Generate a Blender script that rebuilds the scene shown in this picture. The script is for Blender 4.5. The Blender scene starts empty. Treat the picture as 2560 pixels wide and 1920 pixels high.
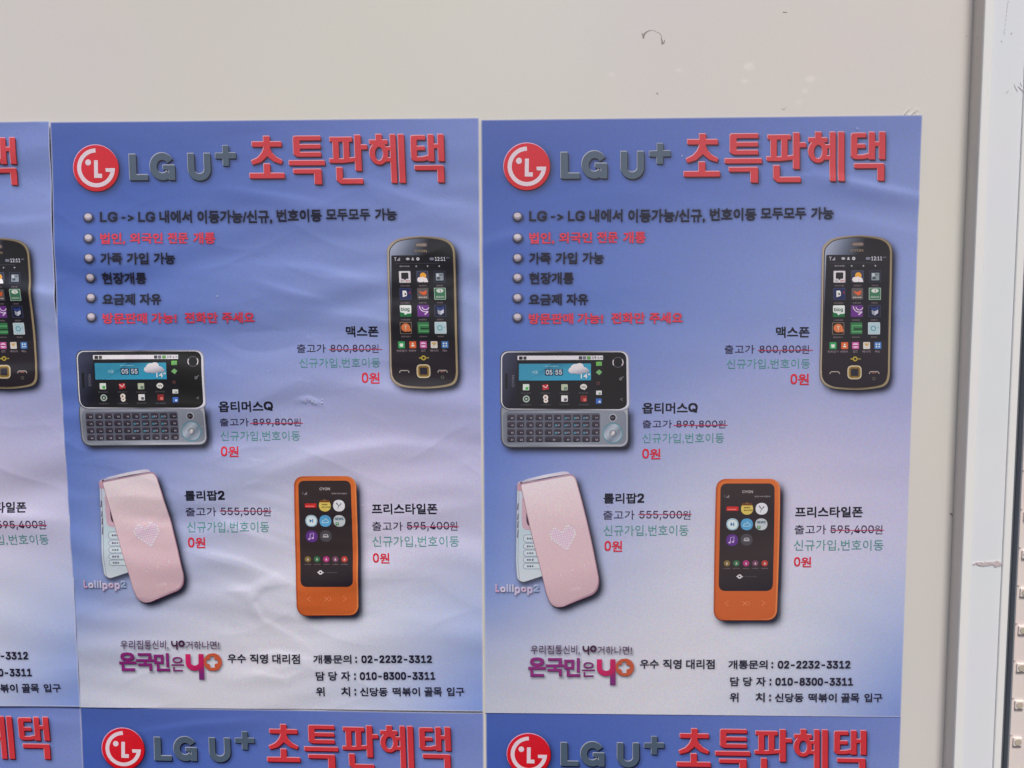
import bpy, bmesh, math, os
import numpy as np
from mathutils import Matrix, Vector, noise
from mathutils.geometry import tessellate_polygon

SC = bpy.context.scene
COL = SC.collection
MM = 0.001
# World axes: x to the right along the board, z up, the board's face lies in the plane y = 0
# and everything in front of it has negative y.  Origin: top left corner of the right hand sheet.

# ------------------------------------------------------------------ camera
R_CAM = ((0.99950377, 0.00140013, 0.03146833),
         (-0.00415312, 0.99614792, 0.08759038),
         (-0.03122448, -0.08767761, 0.99565941))      # columns: right, up, back in (x, z, -y)
cam = bpy.data.cameras.new('camera')
cam.sensor_width = 36.0
cam.lens = 36.0 * 2217.0 / 2560.0
cam.clip_start = 0.01
cam.clip_end = 200.0
camo = bpy.data.objects.new('camera', cam)
COL.objects.link(camo)
m = Matrix.Identity(4)
for c in range(3):
    m[0][c] = R_CAM[0][c]
    m[1][c] = -R_CAM[2][c]
    m[2][c] = R_CAM[1][c]
m.translation = Vector((0.0281816, -0.4375429, -0.0895678))
camo.matrix_world = m
SC.camera = camo

# ------------------------------------------------------------------ light
SUN_EL, SUN_AZ = 60.0, -9.0           # degrees; azimuth from straight behind the camera, negative = to its right
w = bpy.data.worlds.new('World')
SC.world = w
w.use_nodes = True
nt = w.node_tree
nt.nodes.clear()
sky = nt.nodes.new('ShaderNodeTexSky')
sky.sky_type = 'NISHITA'
sky.sun_disc = False
sky.sun_elevation = math.radians(SUN_EL)
sky.sun_rotation = math.radians(180 + SUN_AZ)
sky.air_density = 1.0
sky.dust_density = 4.0
sky.ozone_density = 1.0
bg = nt.nodes.new('ShaderNodeBackground')
bg.inputs['Strength'].default_value = 0.075
wo = nt.nodes.new('ShaderNodeOutputWorld')
nt.links.new(sky.outputs[0], bg.inputs[0])
nt.links.new(bg.outputs[0], wo.inputs[0])
sun = bpy.data.lights.new('sun', 'SUN')
sun.energy = 2.6
sun.angle = math.radians(12)
sun.color = (1.0, 0.95, 0.88)
suno = bpy.data.objects.new('sun', sun)
COL.objects.link(suno)
el, az = math.radians(SUN_EL), math.radians(SUN_AZ)
to_sun = Vector((-math.sin(az) * math.cos(el), -math.cos(az) * math.cos(el), math.sin(el)))
suno.rotation_euler = to_sun.to_track_quat('Z', 'Y').to_euler()
suno.location = to_sun * 5
SC.view_settings.view_transform = 'Standard'
SC.view_settings.look = 'None'
SC.view_settings.gamma = 1
SC.view_settings.use_curve_mapping = False
SC.view_settings.exposure = 0.25

# ------------------------------------------------------------------ colour helpers
WHITE_LEVEL = 0.80                      # what a pure white surface reads in the photograph's light
def lin(c):
    c = np.asarray(c, float) / 255.0
    return np.where(c <= 0.04045, c / 12.92, ((c + 0.055) / 1.055) ** 2.4)
def ink(c):                             # photographed sRGB -> surface colour
    return np.clip((lin(c) - 0.012) / WHITE_LEVEL, 0.004, 0.9)

def principled(name, base=None, rough=0.5, attr=None, grain=0.05, grain_scale=1800.0, coat=0.0,
               coat_rough=0.05, haze=0.0, mottled=0.0, mottle_scale=20.0, bump=0.0, bump_scale=900.0, spec=0.5):
    mt = bpy.data.materials.new(name)
    mt.use_nodes = True
    t = mt.node_tree
    b = t.nodes['Principled BSDF']
    b.inputs['Roughness'].default_value = rough
    b.inputs['Specular IOR Level'].default_value = spec
    b.inputs['Coat Weight'].default_value = coat
    b.inputs['Coat Roughness'].default_value = coat_rough
    tc = t.nodes.new('ShaderNodeTexCoord')
    if attr:
        src = t.nodes.new('ShaderNodeAttribute')
        src.attribute_name = attr
        col = src.outputs['Color']
    else:
        src = t.nodes.new('ShaderNodeRGB')
        src.outputs[0].default_value = (*base, 1)
        col = src.outputs[0]
    for amt, sc, det in ((grain, grain_scale, 1.0), (mottled, mottle_scale, 5.0)):
        if amt <= 0:
            continue
        nz = t.nodes.new('ShaderNodeTexNoise')
        nz.inputs['Scale'].default_value = sc
        nz.inputs['Detail'].default_value = det
        t.links.new(tc.outputs['Object'], nz.inputs['Vector'])
        ma = t.nodes.new('ShaderNodeVectorMath')
        ma.operation = 'MULTIPLY_ADD'
        ma.inputs[1].default_value = (2 * amt,) * 3
        ma.inputs[2].default_value = (1 - amt,) * 3
        t.links.new(nz.outputs['Color'], ma.inputs[0])
        mu = t.nodes.new('ShaderNodeVectorMath')
        mu.operation = 'MULTIPLY'
        t.links.new(col, mu.inputs[0])
        t.links.new(ma.outputs[0], mu.inputs[1])
        col = mu.outputs[0]
    if haze > 0:                                    # pale haze of reflections in the glass, mixed evenly into the print colour
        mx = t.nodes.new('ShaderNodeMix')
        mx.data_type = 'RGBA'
        mx.inputs['Factor'].default_value = haze
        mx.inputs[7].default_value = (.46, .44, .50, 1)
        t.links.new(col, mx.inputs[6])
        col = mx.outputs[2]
    t.links.new(col, b.inputs['Base Color'])
    if bump > 0:
        nz = t.nodes.new('ShaderNodeTexNoise')
        nz.inputs['Scale'].default_value = bump_scale
        t.links.new(tc.outputs['Object'], nz.inputs['Vector'])
        bp = t.nodes.new('ShaderNodeBump')
        bp.inputs['Strength'].default_value = bump
        bp.inputs['Distance'].default_value = 0.0002
        t.links.new(nz.outputs['Fac'], bp.inputs['Height'])
        t.links.new(bp.outputs[0], b.inputs['Normal'])
    return mt

M_PRINT = principled('printed_paper', attr='Col', rough=0.42, grain=0.20, grain_scale=1500, coat=0.55, coat_rough=0.10)
M_PRINTS = {'unhazed': M_PRINT,
            'middle': principled('lightly_hazed_print', attr='Col', rough=0.42, grain=0.20, grain_scale=1500, coat=0.55, coat_rough=0.10, haze=0.02),
            'pale': principled('hazed_print', attr='Col', rough=0.42, grain=0.20, grain_scale=1500, coat=0.5, coat_rough=0.12, haze=0.05)}
M_BOARD = principled('painted_board', base=ink((206, 202, 198)), rough=0.45, grain=0.04, grain_scale=1300, coat=0.6,
                     coat_rough=0.02, mottled=0.09, mottle_scale=5, bump=0.05)
M_FRAME = principled('white_powder_coat', base=ink((214, 217, 224)), rough=0.38, grain=0.03, grain_scale=1400,
                     mottled=0.035, mottle_scale=25, bump=0.06)
M_LIP = principled('white_bead_plastic', base=ink((222, 225, 226)), rough=0.35, grain=0.03, grain_scale=1400, mottled=0.03, mottle_scale=30)
M_EDGE = principled('clean_white_enamel', base=ink((232, 231, 242)), rough=0.3, grain=0.02, grain_scale=1400)
M_CHANNEL = principled('dark_channel_metal', base=ink((118, 123, 132)), rough=0.6, grain=0.06, grain_scale=900, mottled=0.08, mottle_scale=60)
M_TAPE = principled('cream_strip', base=ink((214, 203, 200)), rough=0.5, grain=0.05, grain_scale=1200, mottled=0.06, mottle_scale=90)
M_LED = principled('white_led_body', base=ink((216, 207, 204)), rough=0.35, grain=0.03)
M_LENS = principled('cloudy_lens', base=ink((178, 166, 156)), rough=0.25, grain=0.35, grain_scale=1100)
M_GRIME = principled('dark_grime', base=ink((146, 136, 132)), rough=0.9, grain=0.3, grain_scale=2500)
M_SMUDGE = principled('brown_smudge', base=ink((184, 170, 168)), rough=0.9, grain=0.25, grain_scale=1500)
M_STAIN = principled('pale_brown_stain', base=ink((192, 181, 183)), rough=0.9, grain=0.15, grain_scale=1500)
M_FAINT = principled('faint_scuff', base=ink((188, 184, 190)), rough=0.8, grain=0.15, grain_scale=1500)
M_REVEAL = principled('beige_reveal', base=ink((212, 206, 200)), rough=0.6, grain=0.04, mottled=0.06, mottle_scale=20)

def see_through(name, col, alpha, rough=0.1):
    mt = bpy.data.materials.new(name)
    mt.use_nodes = True
    b = mt.node_tree.nodes['Principled BSDF']
    b.inputs['Base Color'].default_value = (*col, 1)
    b.inputs['Roughness'].default_value = rough
    b.inputs['Alpha'].default_value = alpha
    b.inputs['Specular IOR Level'].default_value = 0.1
    return mt
M_CLEAR = see_through('clear_tape', (0.85, 0.86, 0.84), 0.02, 0.8)
M_CREASE = see_through('tape_wrinkle', (0.97, 0.95, 0.94), 0.55)

# ------------------------------------------------------------------ object helpers
def tag(o, label=None, cat=None, group=None, kind=None):
    for k, v in (('label', label), ('category', cat), ('group', group), ('kind', kind)):
        if v:
            o[k] = v
    return o
def empty(name, loc=(0, 0, 0)):
    o = bpy.data.objects.new(name, None)
    o.empty_display_size = 0.02
    o.location = loc
    COL.objects.link(o)
    return o
def link_mesh(name, me, parent=None, mat=None):
    o = bpy.data.objects.new(name, me)
    COL.objects.link(o)
    if parent:
        o.parent = parent
    if mat:
        me.materials.append(mat)
    return o
def bevel_box(name, x0, x1, y0, y1, z0, z1, mat, parent=None, bev=0.0004, seg=3):
    bm = bmesh.new()
    bmesh.ops.create_cube(bm, size=1)
    for v in bm.verts:
        v.co = Vector((x0 + (v.co.x + .5) * (x1 - x0), y0 + (v.co.y + .5) * (y1 - y0), z0 + (v.co.z + .5) * (z1 - z0)))
    if bev:
        bmesh.ops.bevel(bm, geom=bm.edges[:], offset=bev, segments=seg, affect='EDGES', profile=0.6)
    me = bpy.data.meshes.new(name)
    bm.to_mesh(me)
    bm.free()
    for p in me.polygons:
        p.use_smooth = False
    return link_mesh(name, me, parent, mat)

# ------------------------------------------------------------------ board, frame, LED strip
board = bevel_box('backing_board', -0.62, 0.2345, 0.0, 0.004, -0.66, 0.30, M_BOARD, bev=0)
tag(board, 'smooth off-white backing board that the printed sheets are stuck on', 'board')

ZB, ZT = -0.66, 0.30
fr = empty('window_frame', (0.2345, 0, ZB))
tag(fr, 'white metal window frame upright running down the right of the posters', 'frame')
def fbox(name, x0, x1, y0, y1, mat, bev=0.0004):
    o = bevel_box(name, x0 - .2345, x1 - .2345, y0, y1, 0.0, ZT - ZB, mat, fr, bev)
    return o
fbox('inner_reveal', 0.2321, 0.2350, -0.0101, 0.0035, M_REVEAL, 0.0)
fbox('inner_bead', 0.2319, 0.2362, -0.0120, -0.0102, M_LIP, 0.0006)
fbox('upright', 0.23628, 0.25094, -0.0114, 0.006, M_FRAME, 0.0003)
fbox('outer_lip', 0.25098, 0.2546, -0.0124, 0.006, M_EDGE, 0.0007)
fbox('side_channel', 0.2548, 0.2640, 0.0040, 0.0060, M_CHANNEL, 0.0)
fbox('channel_wall', 0.2642, 0.2648, 0.0000, 0.0060, M_CHANNEL, 0.0)

st = empty('led_strip', (0.2690, 0, ZB))
tag(st, 'unlit cream light strip with square diodes beside the dark channel at far right', 'light strip')
bevel_box('strip_base', 0.2650 - .2690, 0.285 - .2690, 0.0002, 0.006, 0, ZT - ZB, M_TAPE, st, 0.0003)
led_first = None
def led_unit(z):
    global led_first
    if led_first is None:
        b = bevel_box('diode', -.0022, .0022, -.0008, 0.0001, -.0022, .0022, M_LED, st, .0004)
        bm = bmesh.new()
        bmesh.ops.create_cone(bm, cap_ends=True, segments=28, radius1=.0018, radius2=.0016, depth=.0003,
                              matrix=Matrix.Translation((0, -.0009, 0)) @ Matrix.Rotation(math.pi / 2, 4, 'X'))
        me = bpy.data.meshes.new('lens')
        bm.to_mesh(me)
        bm.free()
        l = link_mesh('lens', me, b, M_LENS)
        p1 = bevel_box('solder_pad', -.0036, -.0027, -.0001, .0001, .0030, .0036, M_SMUDGE, b, 0)
        led_first = b
    else:
        b = led_first.copy()
        COL.objects.link(b)
        for ch in led_first.children:
            c = ch.copy()
            COL.objects.link(c)
            c.parent = b
    b.location = (-.0004, 0, z - ZB)
z = -0.2515 + 0.0193 * 4
while z > -0.36:
    led_unit(z)
    z -= 0.0193

# ------------------------------------------------------------------ artwork of the printed sheet
# One sheet is an A4 page, 210 x 297 mm, u to the right and v down from its top left corner.
# The artwork was digitised from enlarged views; RECT rectifies those readings to sheet mm.
def homography(src, dst):
    A, b = [], []
    for (x, y), (u, v) in zip(src, dst):
        A += [[x, y, 1, 0, 0, 0, -u * x, -u * y], [0, 0, 0, x, y, 1, -v * x, -v * y]]
        b += [u, v]
    h = np.linalg.solve(np.array(A, float), np.array(b, float))
    return np.append(h, 1).reshape(3, 3)
SW, SH = 210.0, 297.0
RECT = homography([(1201, 297.3), (2303.8, 293.6), (2254.2, 1789.7), (1213, 1780)], [(0, 0), (SW, 0), (SW, SH), (0, SH)])
def to_mm(pts, fr_):
    ox, oy, s = fr_
    p = np.asarray(pts, float).reshape(-1, 2)
    q = np.c_[ox + p[:, 0] * s, oy + p[:, 1] * s, np.ones(len(p))] @ RECT.T
    return q[:, :2] / q[:, 2:]
FA = (1180, 270, .52441)
FC = (1760, 560, .26528)
FD = (2000, 580, .25317)
FE = (1220, 850, .30741)
FF = (1220, 1160, .24412)
FG = (1740, 1160, .25316)
FH = (1280, 1570, .45208)
FL = (1240, 320, .20796)
FT = (1680, 320, .25316)
FO = (1300, 1580, .18083)

CELL = 1.4
try:                                    # Blender's own interface face: nearer to the poster's plain latin letters
    LATIN = bpy.data.fonts.load(os.path.join(bpy.utils.system_resource('DATAFILES'), 'fonts', 'Inter.woff2'))
except Exception:
    LATIN = None

def text_geo(body, bold=0.0, res=3, shear=0.0, spacing=1.0):
    c = bpy.data.curves.new('t', 'FONT')
    c.body = body
    if LATIN and all(ord(q) < 128 for q in body):
        c.font = LATIN
    c.resolution_u = res
    c.shear = shear
    c.space_character = spacing
    o = bpy.data.objects.new('t', c)
    COL.objects.link(o)
    dg = bpy.context.evaluated_depsgraph_get()
    me = bpy.data.meshes.new_from_object(o.evaluated_get(dg))
    bm = bmesh.new()
    bm.from_mesh(me)
    bmesh.ops.remove_doubles(bm, verts=bm.verts, dist=1e-5)
    bmesh.ops.triangulate(bm, faces=bm.faces)
    V = np.array([v.co[:2] for v in bm.verts])
    bm.verts.index_update()
    F = [[v.index for v in f.verts] for f in bm.faces]
    bm.free()
    bpy.data.objects.remove(o)
    bpy.data.meshes.remove(me)
    bpy.data.curves.remove(c)
    return V, F
def thick(V, bold):
    """shifts that together fatten every stroke by 2 * bold em"""
    if bold <= 0:
        return [V]
    d = bold * .8
    return [V + q for q in ((-d, -d), (d, -d), (-d, d), (d, d), (0, 0))]

def orient(V, F):
    out = []
    for f in F:
        a = 0
        for i in range(len(f)):
            p, q = V[f[i]], V[f[(i + 1) % len(f)]]
            a += p[0] * q[1] - q[0] * p[1]
        if abs(a) > 1e-9:
            out.append(f if a < 0 else f[::-1])      # v runs down, so clockwise here is towards the viewer
    return out

def cut(V, F):
    """slice a flat piece along the paper's own grid so that it can follow the paper's waves"""
    F = orient(V, F)
    bm = bmesh.new()
    vs = [bm.verts.new((p[0], p[1], 0)) for p in V]
    for f in F:
        try:
            bm.faces.new([vs[i] for i in f])
        except ValueError:
            pass
    for ax in (0, 1):
        lo, hi = V[:, ax].min(), V[:, ax].max()
        for k in range(int(math.floor(lo / CELL)) + 1, int(math.ceil(hi / CELL))):
            co = [0, 0, 0]
            no = [0, 0, 0]
            co[ax] = k * CELL
            no[ax] = 1
            bmesh.ops.bisect_plane(bm, geom=bm.verts[:] + bm.edges[:] + bm.faces[:], dist=1e-5, plane_co=co, plane_no=no)
    bm.verts.index_update()
    V2 = np.array([v.co[:2] for v in bm.verts])
    F2 = [[v.index for v in f.verts] for f in bm.faces]
    bm.free()
    return V2, F2

ART = []          # dict(name, parent, V, L, F, C)
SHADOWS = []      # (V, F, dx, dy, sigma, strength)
def item(name, parent=None, label=None):
    ART.append(dict(name=name, parent=parent, V=[], L=[], F=[], C=[], n=0, label=label))
    return len(ART) - 1
def add(it, V, F, col, layer=0, shadow=None, raw=False):
    V = np.asarray(V, float)
    if not raw:
        V, F = cut(V, F)
    if len(V) == 0:
        return
    d = ART[it]
    C = col(V) if callable(col) else np.tile(ink(col), (len(V), 1))
    d['V'].append(V)
    d['L'].append(np.full(len(V), float(layer) + .03 * (len(d['V']) % 30)))
    d['C'].append(C)
    d['F'] += [[i + d['n'] for i in f] for f in F]
    d['n'] += len(V)
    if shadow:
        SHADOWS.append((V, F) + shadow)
def grad(fr_, p0, p1, *cols):
    """printed colour blend between two points of the artwork"""
    a, b = to_mm([p0], fr_)[0], to_mm([p1], fr_)[0]
    cs = np.array([ink(c) for c in cols])
    def f(V):
        t = np.clip(((V - a) @ (b - a)) / ((b - a) @ (b - a)), 0, 1) * (len(cs) - 1)
        i = np.clip(t.astype(int), 0, len(cs) - 2)
        k = (t - i)[:, None]
        return cs[i] * (1 - k) + cs[i + 1] * k
    return f
def poly(it, fr_, pts, col, layer=0, shadow=None):
    V = to_mm(pts, fr_)
    tr = tessellate_polygon([[Vector((p[0], p[1], 0)) for p in V]])
    add(it, V, [list(t) for t in tr], col, layer, shadow)
def rounded(pts, r, n=7):
    pts = [np.array(p, float) for p in pts]
    out = []
    k = len(pts)
    for i in range(k):
        p, a, b = pts[i], pts[i - 1], pts[(i + 1) % k]
        rr = r[i] if isinstance(r, (list, tuple)) else r
        da, db = a - p, b - p
        la, lb = np.linalg.norm(da), np.linalg.norm(db)
        q = min(rr, la * .48, lb * .48)
        A, B = p + da / la * q, p + db / lb * q
        for j in range(n + 1):
            t = j / n
            out.append((1 - t) ** 2 * A + 2 * t * (1 - t) * (p * .86 + (A + B) * .07) + t * t * B)
    return out
def rrect(x0, y0, x1, y1, r=0):
    q = [(x0, y0), (x1, y0), (x1, y1), (x0, y1)]
    return rounded(q, r) if r else q
def disc(cx, cy, rx, ry=None, n=28):
    ry = ry or rx
    return [(cx + rx * math.cos(2 * math.pi * i / n), cy + ry * math.sin(2 * math.pi * i / n)) for i in range(n)]
def spline(pts, n=5):
    pts = [np.array(p, float) for p in pts]
    k = len(pts)
    out = []
    for i in range(k):
        p0, p1, p2, p3 = pts[i - 1], pts[i], pts[(i + 1) % k], pts[(i + 2) % k]
        for j in range(n):
            t = j / n
            out.append(.5 * (2 * p1 + (p2 - p0) * t + (2 * p0 - 5 * p1 + 4 * p2 - p3) * t * t + (3 * p1 - p0 - 3 * p2 + p3) * t ** 3))
    return out
def ring(it, fr_, outer, inner, col, layer=0, shadow=None):
    """band between two closed outlines with the same number of points"""
    O, I = to_mm(outer, fr_), to_mm(inner, fr_)
    n = len(O)
    add(it, np.r_[O, I], [[i, (i + 1) % n, n + (i + 1) % n, n + i] for i in range(n)], col, layer, shadow)
def stroke(it, fr_, pts, wd, col, layer=0, shadow=None):
    p = np.array(pts, float)
    t = np.gradient(p, axis=0)
    t /= np.linalg.norm(t, axis=1)[:, None] + 1e-9
    nrm = np.c_[-t[:, 1], t[:, 0]]
    wd = np.broadcast_to(np.asarray(wd, float), (len(p),))[:, None] / 2
    A, B = to_mm(p + nrm * wd, fr_), to_mm(p - nrm * wd, fr_)
    n = len(p)
    add(it, np.r_[A, B], [[i, i + 1, n + i + 1, n + i] for i in range(n - 1)], col, layer, shadow)
def arc(cx, cy, r, a0, a1, n=24, ry=None):
    ry = ry or r
    return [(cx + r * math.cos(math.radians(a0 + (a1 - a0) * i / n)), cy - ry * math.sin(math.radians(a0 + (a1 - a0) * i / n))) for i in range(n + 1)]
def text(it, fr_, body, box, col, bold=0.0, layer=0, shadow=None, off=(0, 0), res=2, turn=0, shear=0.0, fat=0):
    V, F = text_geo(body, bold, res, shear)
    if len(V) == 0:
        return
    for k, W in enumerate(thick(V, bold)):
        if turn:                                   # quarter turn anticlockwise
            W = np.c_[-W[:, 1], W[:, 0]]
        if k == 0:
            A = V if not turn else np.c_[-V[:, 1], V[:, 0]]
            d = max(bold, 0) * .8
            lo, hi = A.min(0) - d, A.max(0) + d
        u = (W - lo) / np.maximum(hi - lo, 1e-6)
        x0, y0, x1, y1 = box
        P = np.c_[x0 - fat + u[:, 0] * (x1 - x0 + 2 * fat) + off[0], y1 + fat - u[:, 1] * (y1 - y0 + 2 * fat) + off[1]]
        add(it, to_mm(P, fr_), F, col, layer, shadow if k < 4 else None)
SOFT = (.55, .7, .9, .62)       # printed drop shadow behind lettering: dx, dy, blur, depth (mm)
# --- round red logo
lg = item('round_logo')
poly(lg, FL, disc(368, 462, 286, 283, 64), (66, 20, 52), 0, (1.0, 1.0, 1.6, .75))
poly(lg, FL, disc(362, 450, 281, 284, 64), (216, 168, 200), 1)
poly(lg, FL, disc(366, 457, 279, 281, 64), grad(FL, (200, 200), (540, 700), (205, 44, 58), (196, 34, 42)), 2)
em = item('logo_emblem', lg)
WH = (214, 198, 210)
stroke(em, FL, arc(366, 453, 208, 90, 358, 52, 212), 50, WH, 3)
poly(em, FL, [(482, 458), (600, 458), (590, 505), (486, 502)], WH, 4)
poly(em, FL, [(343, 360), (390, 360), (388, 525), (438, 525), (438, 576), (340, 574)], WH, 3)
poly(em, FL, disc(270, 386, 36, 37, 30), WH, 3)
# --- grey lettering and red headline
gl = item('brand_lettering')
GR, GH, GD = (80, 94, 112), (166, 170, 186), (20, 24, 46)
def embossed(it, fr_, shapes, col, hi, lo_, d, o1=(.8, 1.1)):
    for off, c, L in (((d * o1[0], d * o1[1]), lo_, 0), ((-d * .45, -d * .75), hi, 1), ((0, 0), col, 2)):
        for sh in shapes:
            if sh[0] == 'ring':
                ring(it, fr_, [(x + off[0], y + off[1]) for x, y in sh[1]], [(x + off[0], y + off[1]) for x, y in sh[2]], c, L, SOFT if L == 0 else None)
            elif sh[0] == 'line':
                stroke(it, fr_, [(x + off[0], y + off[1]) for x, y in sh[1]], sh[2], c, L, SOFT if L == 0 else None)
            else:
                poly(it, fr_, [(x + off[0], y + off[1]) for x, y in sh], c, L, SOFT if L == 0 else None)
def bars(*r):
    return [rrect(*q) for q in r]
embossed(gl, FL, [[(775, 290), (860, 290), (862, 540), (1004, 540), (1004, 604), (777, 604)]], GR, GH, GD, 13)
embossed(gl, FL, [('line', arc(1182, 440, 112, 32, 318, 30, 124), 84), bars((1190, 424, 1334, 478))[0], bars((1262, 424, 1336, 604))[0]], GR, GH, GD, 13)
embossed(gl, FL, [('line', [(1538, 284), (1538, 470)] + arc(1638, 480, 100, 180, 360, 18, 92) + [(1738, 470), (1738, 284)], 80)], GR, GH, GD, 13)
for pts, c, L, o in ((0, GD, 0, (8, 11)), (0, GH, 1, (-5, -7)), (0, GR, 2, (0, 0))):
    q = [(1936, 190), (2008, 190), (2008, 278), (2097, 278), (2097, 345), (2008, 345), (2004, 435), (1934, 435), (1934, 350), (1842, 345), (1842, 282), (1936, 280)]
    poly(gl, FL, [(x + o[0], y + o[1]) for x, y in q], c, L, SOFT if L == 0 else None)
hd = item('headline')
RD, RH, RK = (196, 62, 70), (222, 156, 168), (84, 22, 44)
HANGUL = [
    bars((270, 66, 335, 130), (152, 122, 452, 168)) + [('line', [(300, 150), (296, 200), (272, 252), (222, 300), (144, 330)], (58, 60, 60, 52, 38)),
        ('line', [(300, 150), (306, 200), (332, 252), (380, 296), (450, 326)], (58, 60, 60, 52, 36))] + bars((264, 342, 328, 442), (118, 436, 472, 484)),
    [[(572, 90), (580, 70), (636, 70), (636, 268), (600, 268), (572, 250)]] + bars((600, 68, 852, 108), (628, 152, 848, 190), (612, 230, 850, 270), (522, 312, 886, 356), (563, 398, 848, 438), (776, 420, 848, 546)),
    bars((944, 82, 1172, 125), (974, 118, 1032, 306), (1080, 118, 1138, 306)) + [[(934, 296), (1060, 298), (1200, 284), (1200, 322), (1060, 336), (934, 334)]] +
        bars((1196, 62, 1258, 415), (1250, 160, 1322, 202), (1000, 382, 1062, 512)) + [[(1002, 498), (1268, 498), (1268, 543), (1040, 543), (1002, 515)]],
    bars((1412, 56, 1474, 118), (1346, 112, 1530, 155)) + [('ring', disc(1438, 246, 94, 110, 40), disc(1440, 248, 42, 70, 40))] +
        bars((1505, 182, 1562, 216), (1505, 290, 1562, 326), (1556, 58, 1612, 538), (1638, 58, 1698, 538)),
    [[(1765, 96), (1774, 72), (1824, 72), (1824, 320), (1788, 320), (1765, 300)]] + bars((1800, 70, 1912, 110), (1816, 178, 1905, 214)) + [[(1800, 284), (1880, 284), (1945, 268), (1945, 310), (1880, 322), (1800, 322)]] +
        bars((1940, 62, 1998, 326), (1990, 158, 2046, 196), (2040, 60, 2100, 326), (1796, 370, 2090, 412), (2026, 395, 2090, 536))]
for shp in HANGUL:
    embossed(hd, FT, shp, RD, RH, RK, 11)
# --- bullets
DK, RT = (30, 30, 50), (206, 62, 84)
LINES = [
    (514, DK, [('LG', 272, 488, 355, 535), ('->', 375, 502, 433, 532), ('LG', 457, 488, 537, 535), ('내에서', 560, 482, 717, 540),
               ('이동가능/신규,', 745, 482, 1110, 546), ('번호이동', 1135, 480, 1355, 538), ('모두모두', 1377, 480, 1592, 533), ('가능', 1617, 478, 1722, 535)]),
    (615, RT, [('법인,', 272, 590, 390, 645), ('외국인', 414, 590, 572, 640), ('전문', 597, 588, 695, 640), ('개통', 722, 588, 828, 643)]),
    (711, DK, [('가족', 272, 685, 373, 740), ('가입', 398, 685, 500, 740), ('가능', 527, 685, 628, 740)]),
    (805, DK, [('현장개통', 272, 780, 484, 835)]),
    (901, DK, [('요금제', 270, 882, 427, 935), ('자유', 450, 882, 553, 935)]),
    (994, RT, [('방문판매', 270, 975, 482, 1025), ('가능!', 503, 975, 625, 1025), ('전화만', 665, 973, 825, 1025), ('주세요', 847, 973, 1005, 1025)])]
for y, c, words in LINES:
    b = item('bullet_dot')
    poly(b, FA, disc(215, y + 1, 23, 23, 30), (34, 32, 54), 0, (.4, .6, .6, .8))
    poly(b, FA, disc(215, y - 1, 21, 20, 30), (92, 88, 106), 1)
    poly(b, FA, disc(215, y - 4, 19, 16, 30), (146, 140, 156), 2)
    poly(b, FA, disc(214, y - 7, 15, 11, 24), (196, 188, 200), 3)
    t = item('bullet_text')
    for wd, x0, y0, x1, y1 in words:
        text(t, FA, wd, (x0, y0, x1, y1), c, (.030 if c is DK else .036) if ord(wd[0]) > 200 else .02, 0, (.15, .25, .6, .7 if c is DK else .5), fat=.5)
# --- product captions
def caption(fr_, name, nb, cb, price, pb, sb, ob, zb, both=False):
    BK, GN, RZ = (28, 24, 42), (84, 146, 140), (204, 48, 66)
    pn = item('product_name')
    if ord(name[-1]) < 128:
        nx = nb[0] + (nb[2] - nb[0]) * .82
        text(pn, fr_, name[:-1], (nb[0], nb[1], nx, nb[3]), BK, .03, 0, fat=1)
        text(pn, fr_, name[-1], (nx + 6, nb[1] + 4, nb[2], nb[3] - 8), BK, .03, 0, fat=1)
    else:
        text(pn, fr_, name, nb, BK, .03, 0, fat=1)
    t = item('list_price')
    text(t, fr_, '출고가', cb, (50, 42, 66), 0.004, 0)
    px = pb[0] + (pb[2] - pb[0]) * .835
    text(t, fr_, price[:-1], (pb[0], pb[1], px, pb[3]), (60, 42, 70), .006, 0)
    text(t, fr_, '원', (px + 6, pb[1] - 2, pb[2], pb[3] - (pb[3] - pb[1]) * .06), (70, 50, 78), 0.0, 0)
    s = item('strike_line')
    poly(s, fr_, [(sb[0], sb[2] - 3), (sb[1], sb[2] - 3), (sb[1], sb[2] + 3), (sb[0], sb[2] + 3)], (196, 66, 92), 1)
    text(item('offer_text'), fr_, '신규가입,번호이동', ob, GN, 0, 0)
    z_ = item('free_price')
    x0, y0, x1, y1 = zb
    mid = x0 + (x1 - x0) * .37
    text(z_, fr_, '0', (x0, y0, mid, y1 - (y1 - y0) * .07), RZ, .022, 0, fat=.5)
    text(z_, fr_, '원', (mid + (x1 - x0) * .05, y0, x1, y1), RZ, .026, 0, fat=1)
caption(FC, '맥스폰', (682, 970, 997, 1070), (197, 1138, 478, 1220), '800,800원', (525, 1145, 992, 1226), (510, 1028, 1190), (218, 1270, 1003, 1365), (818, 1412, 990, 1515))
caption(FE, '옵티머스Q', (1258, 505, 1708, 592), (1258, 645, 1500, 710), '899,800원', (1535, 650, 1935, 716), (1510, 1953, 688), (1258, 752, 1925, 835), (1258, 878, 1405, 962))
caption(FF, '롤리팝2', (1188, 290, 1603, 394), (1183, 466, 1505, 558), '555,500원', (1555, 470, 2080, 564), (1540, 2093, 507), (1190, 616, 2060, 730), (1197, 778, 1378, 888))
caption(FG, '프리스타일폰', (985, 416, 1650, 520), (980, 596, 1290, 686), '595,400원', (1335, 600, 1845, 692), (1330, 1860, 648), (975, 742, 1855, 852), (975, 912, 1143, 1010))

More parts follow.
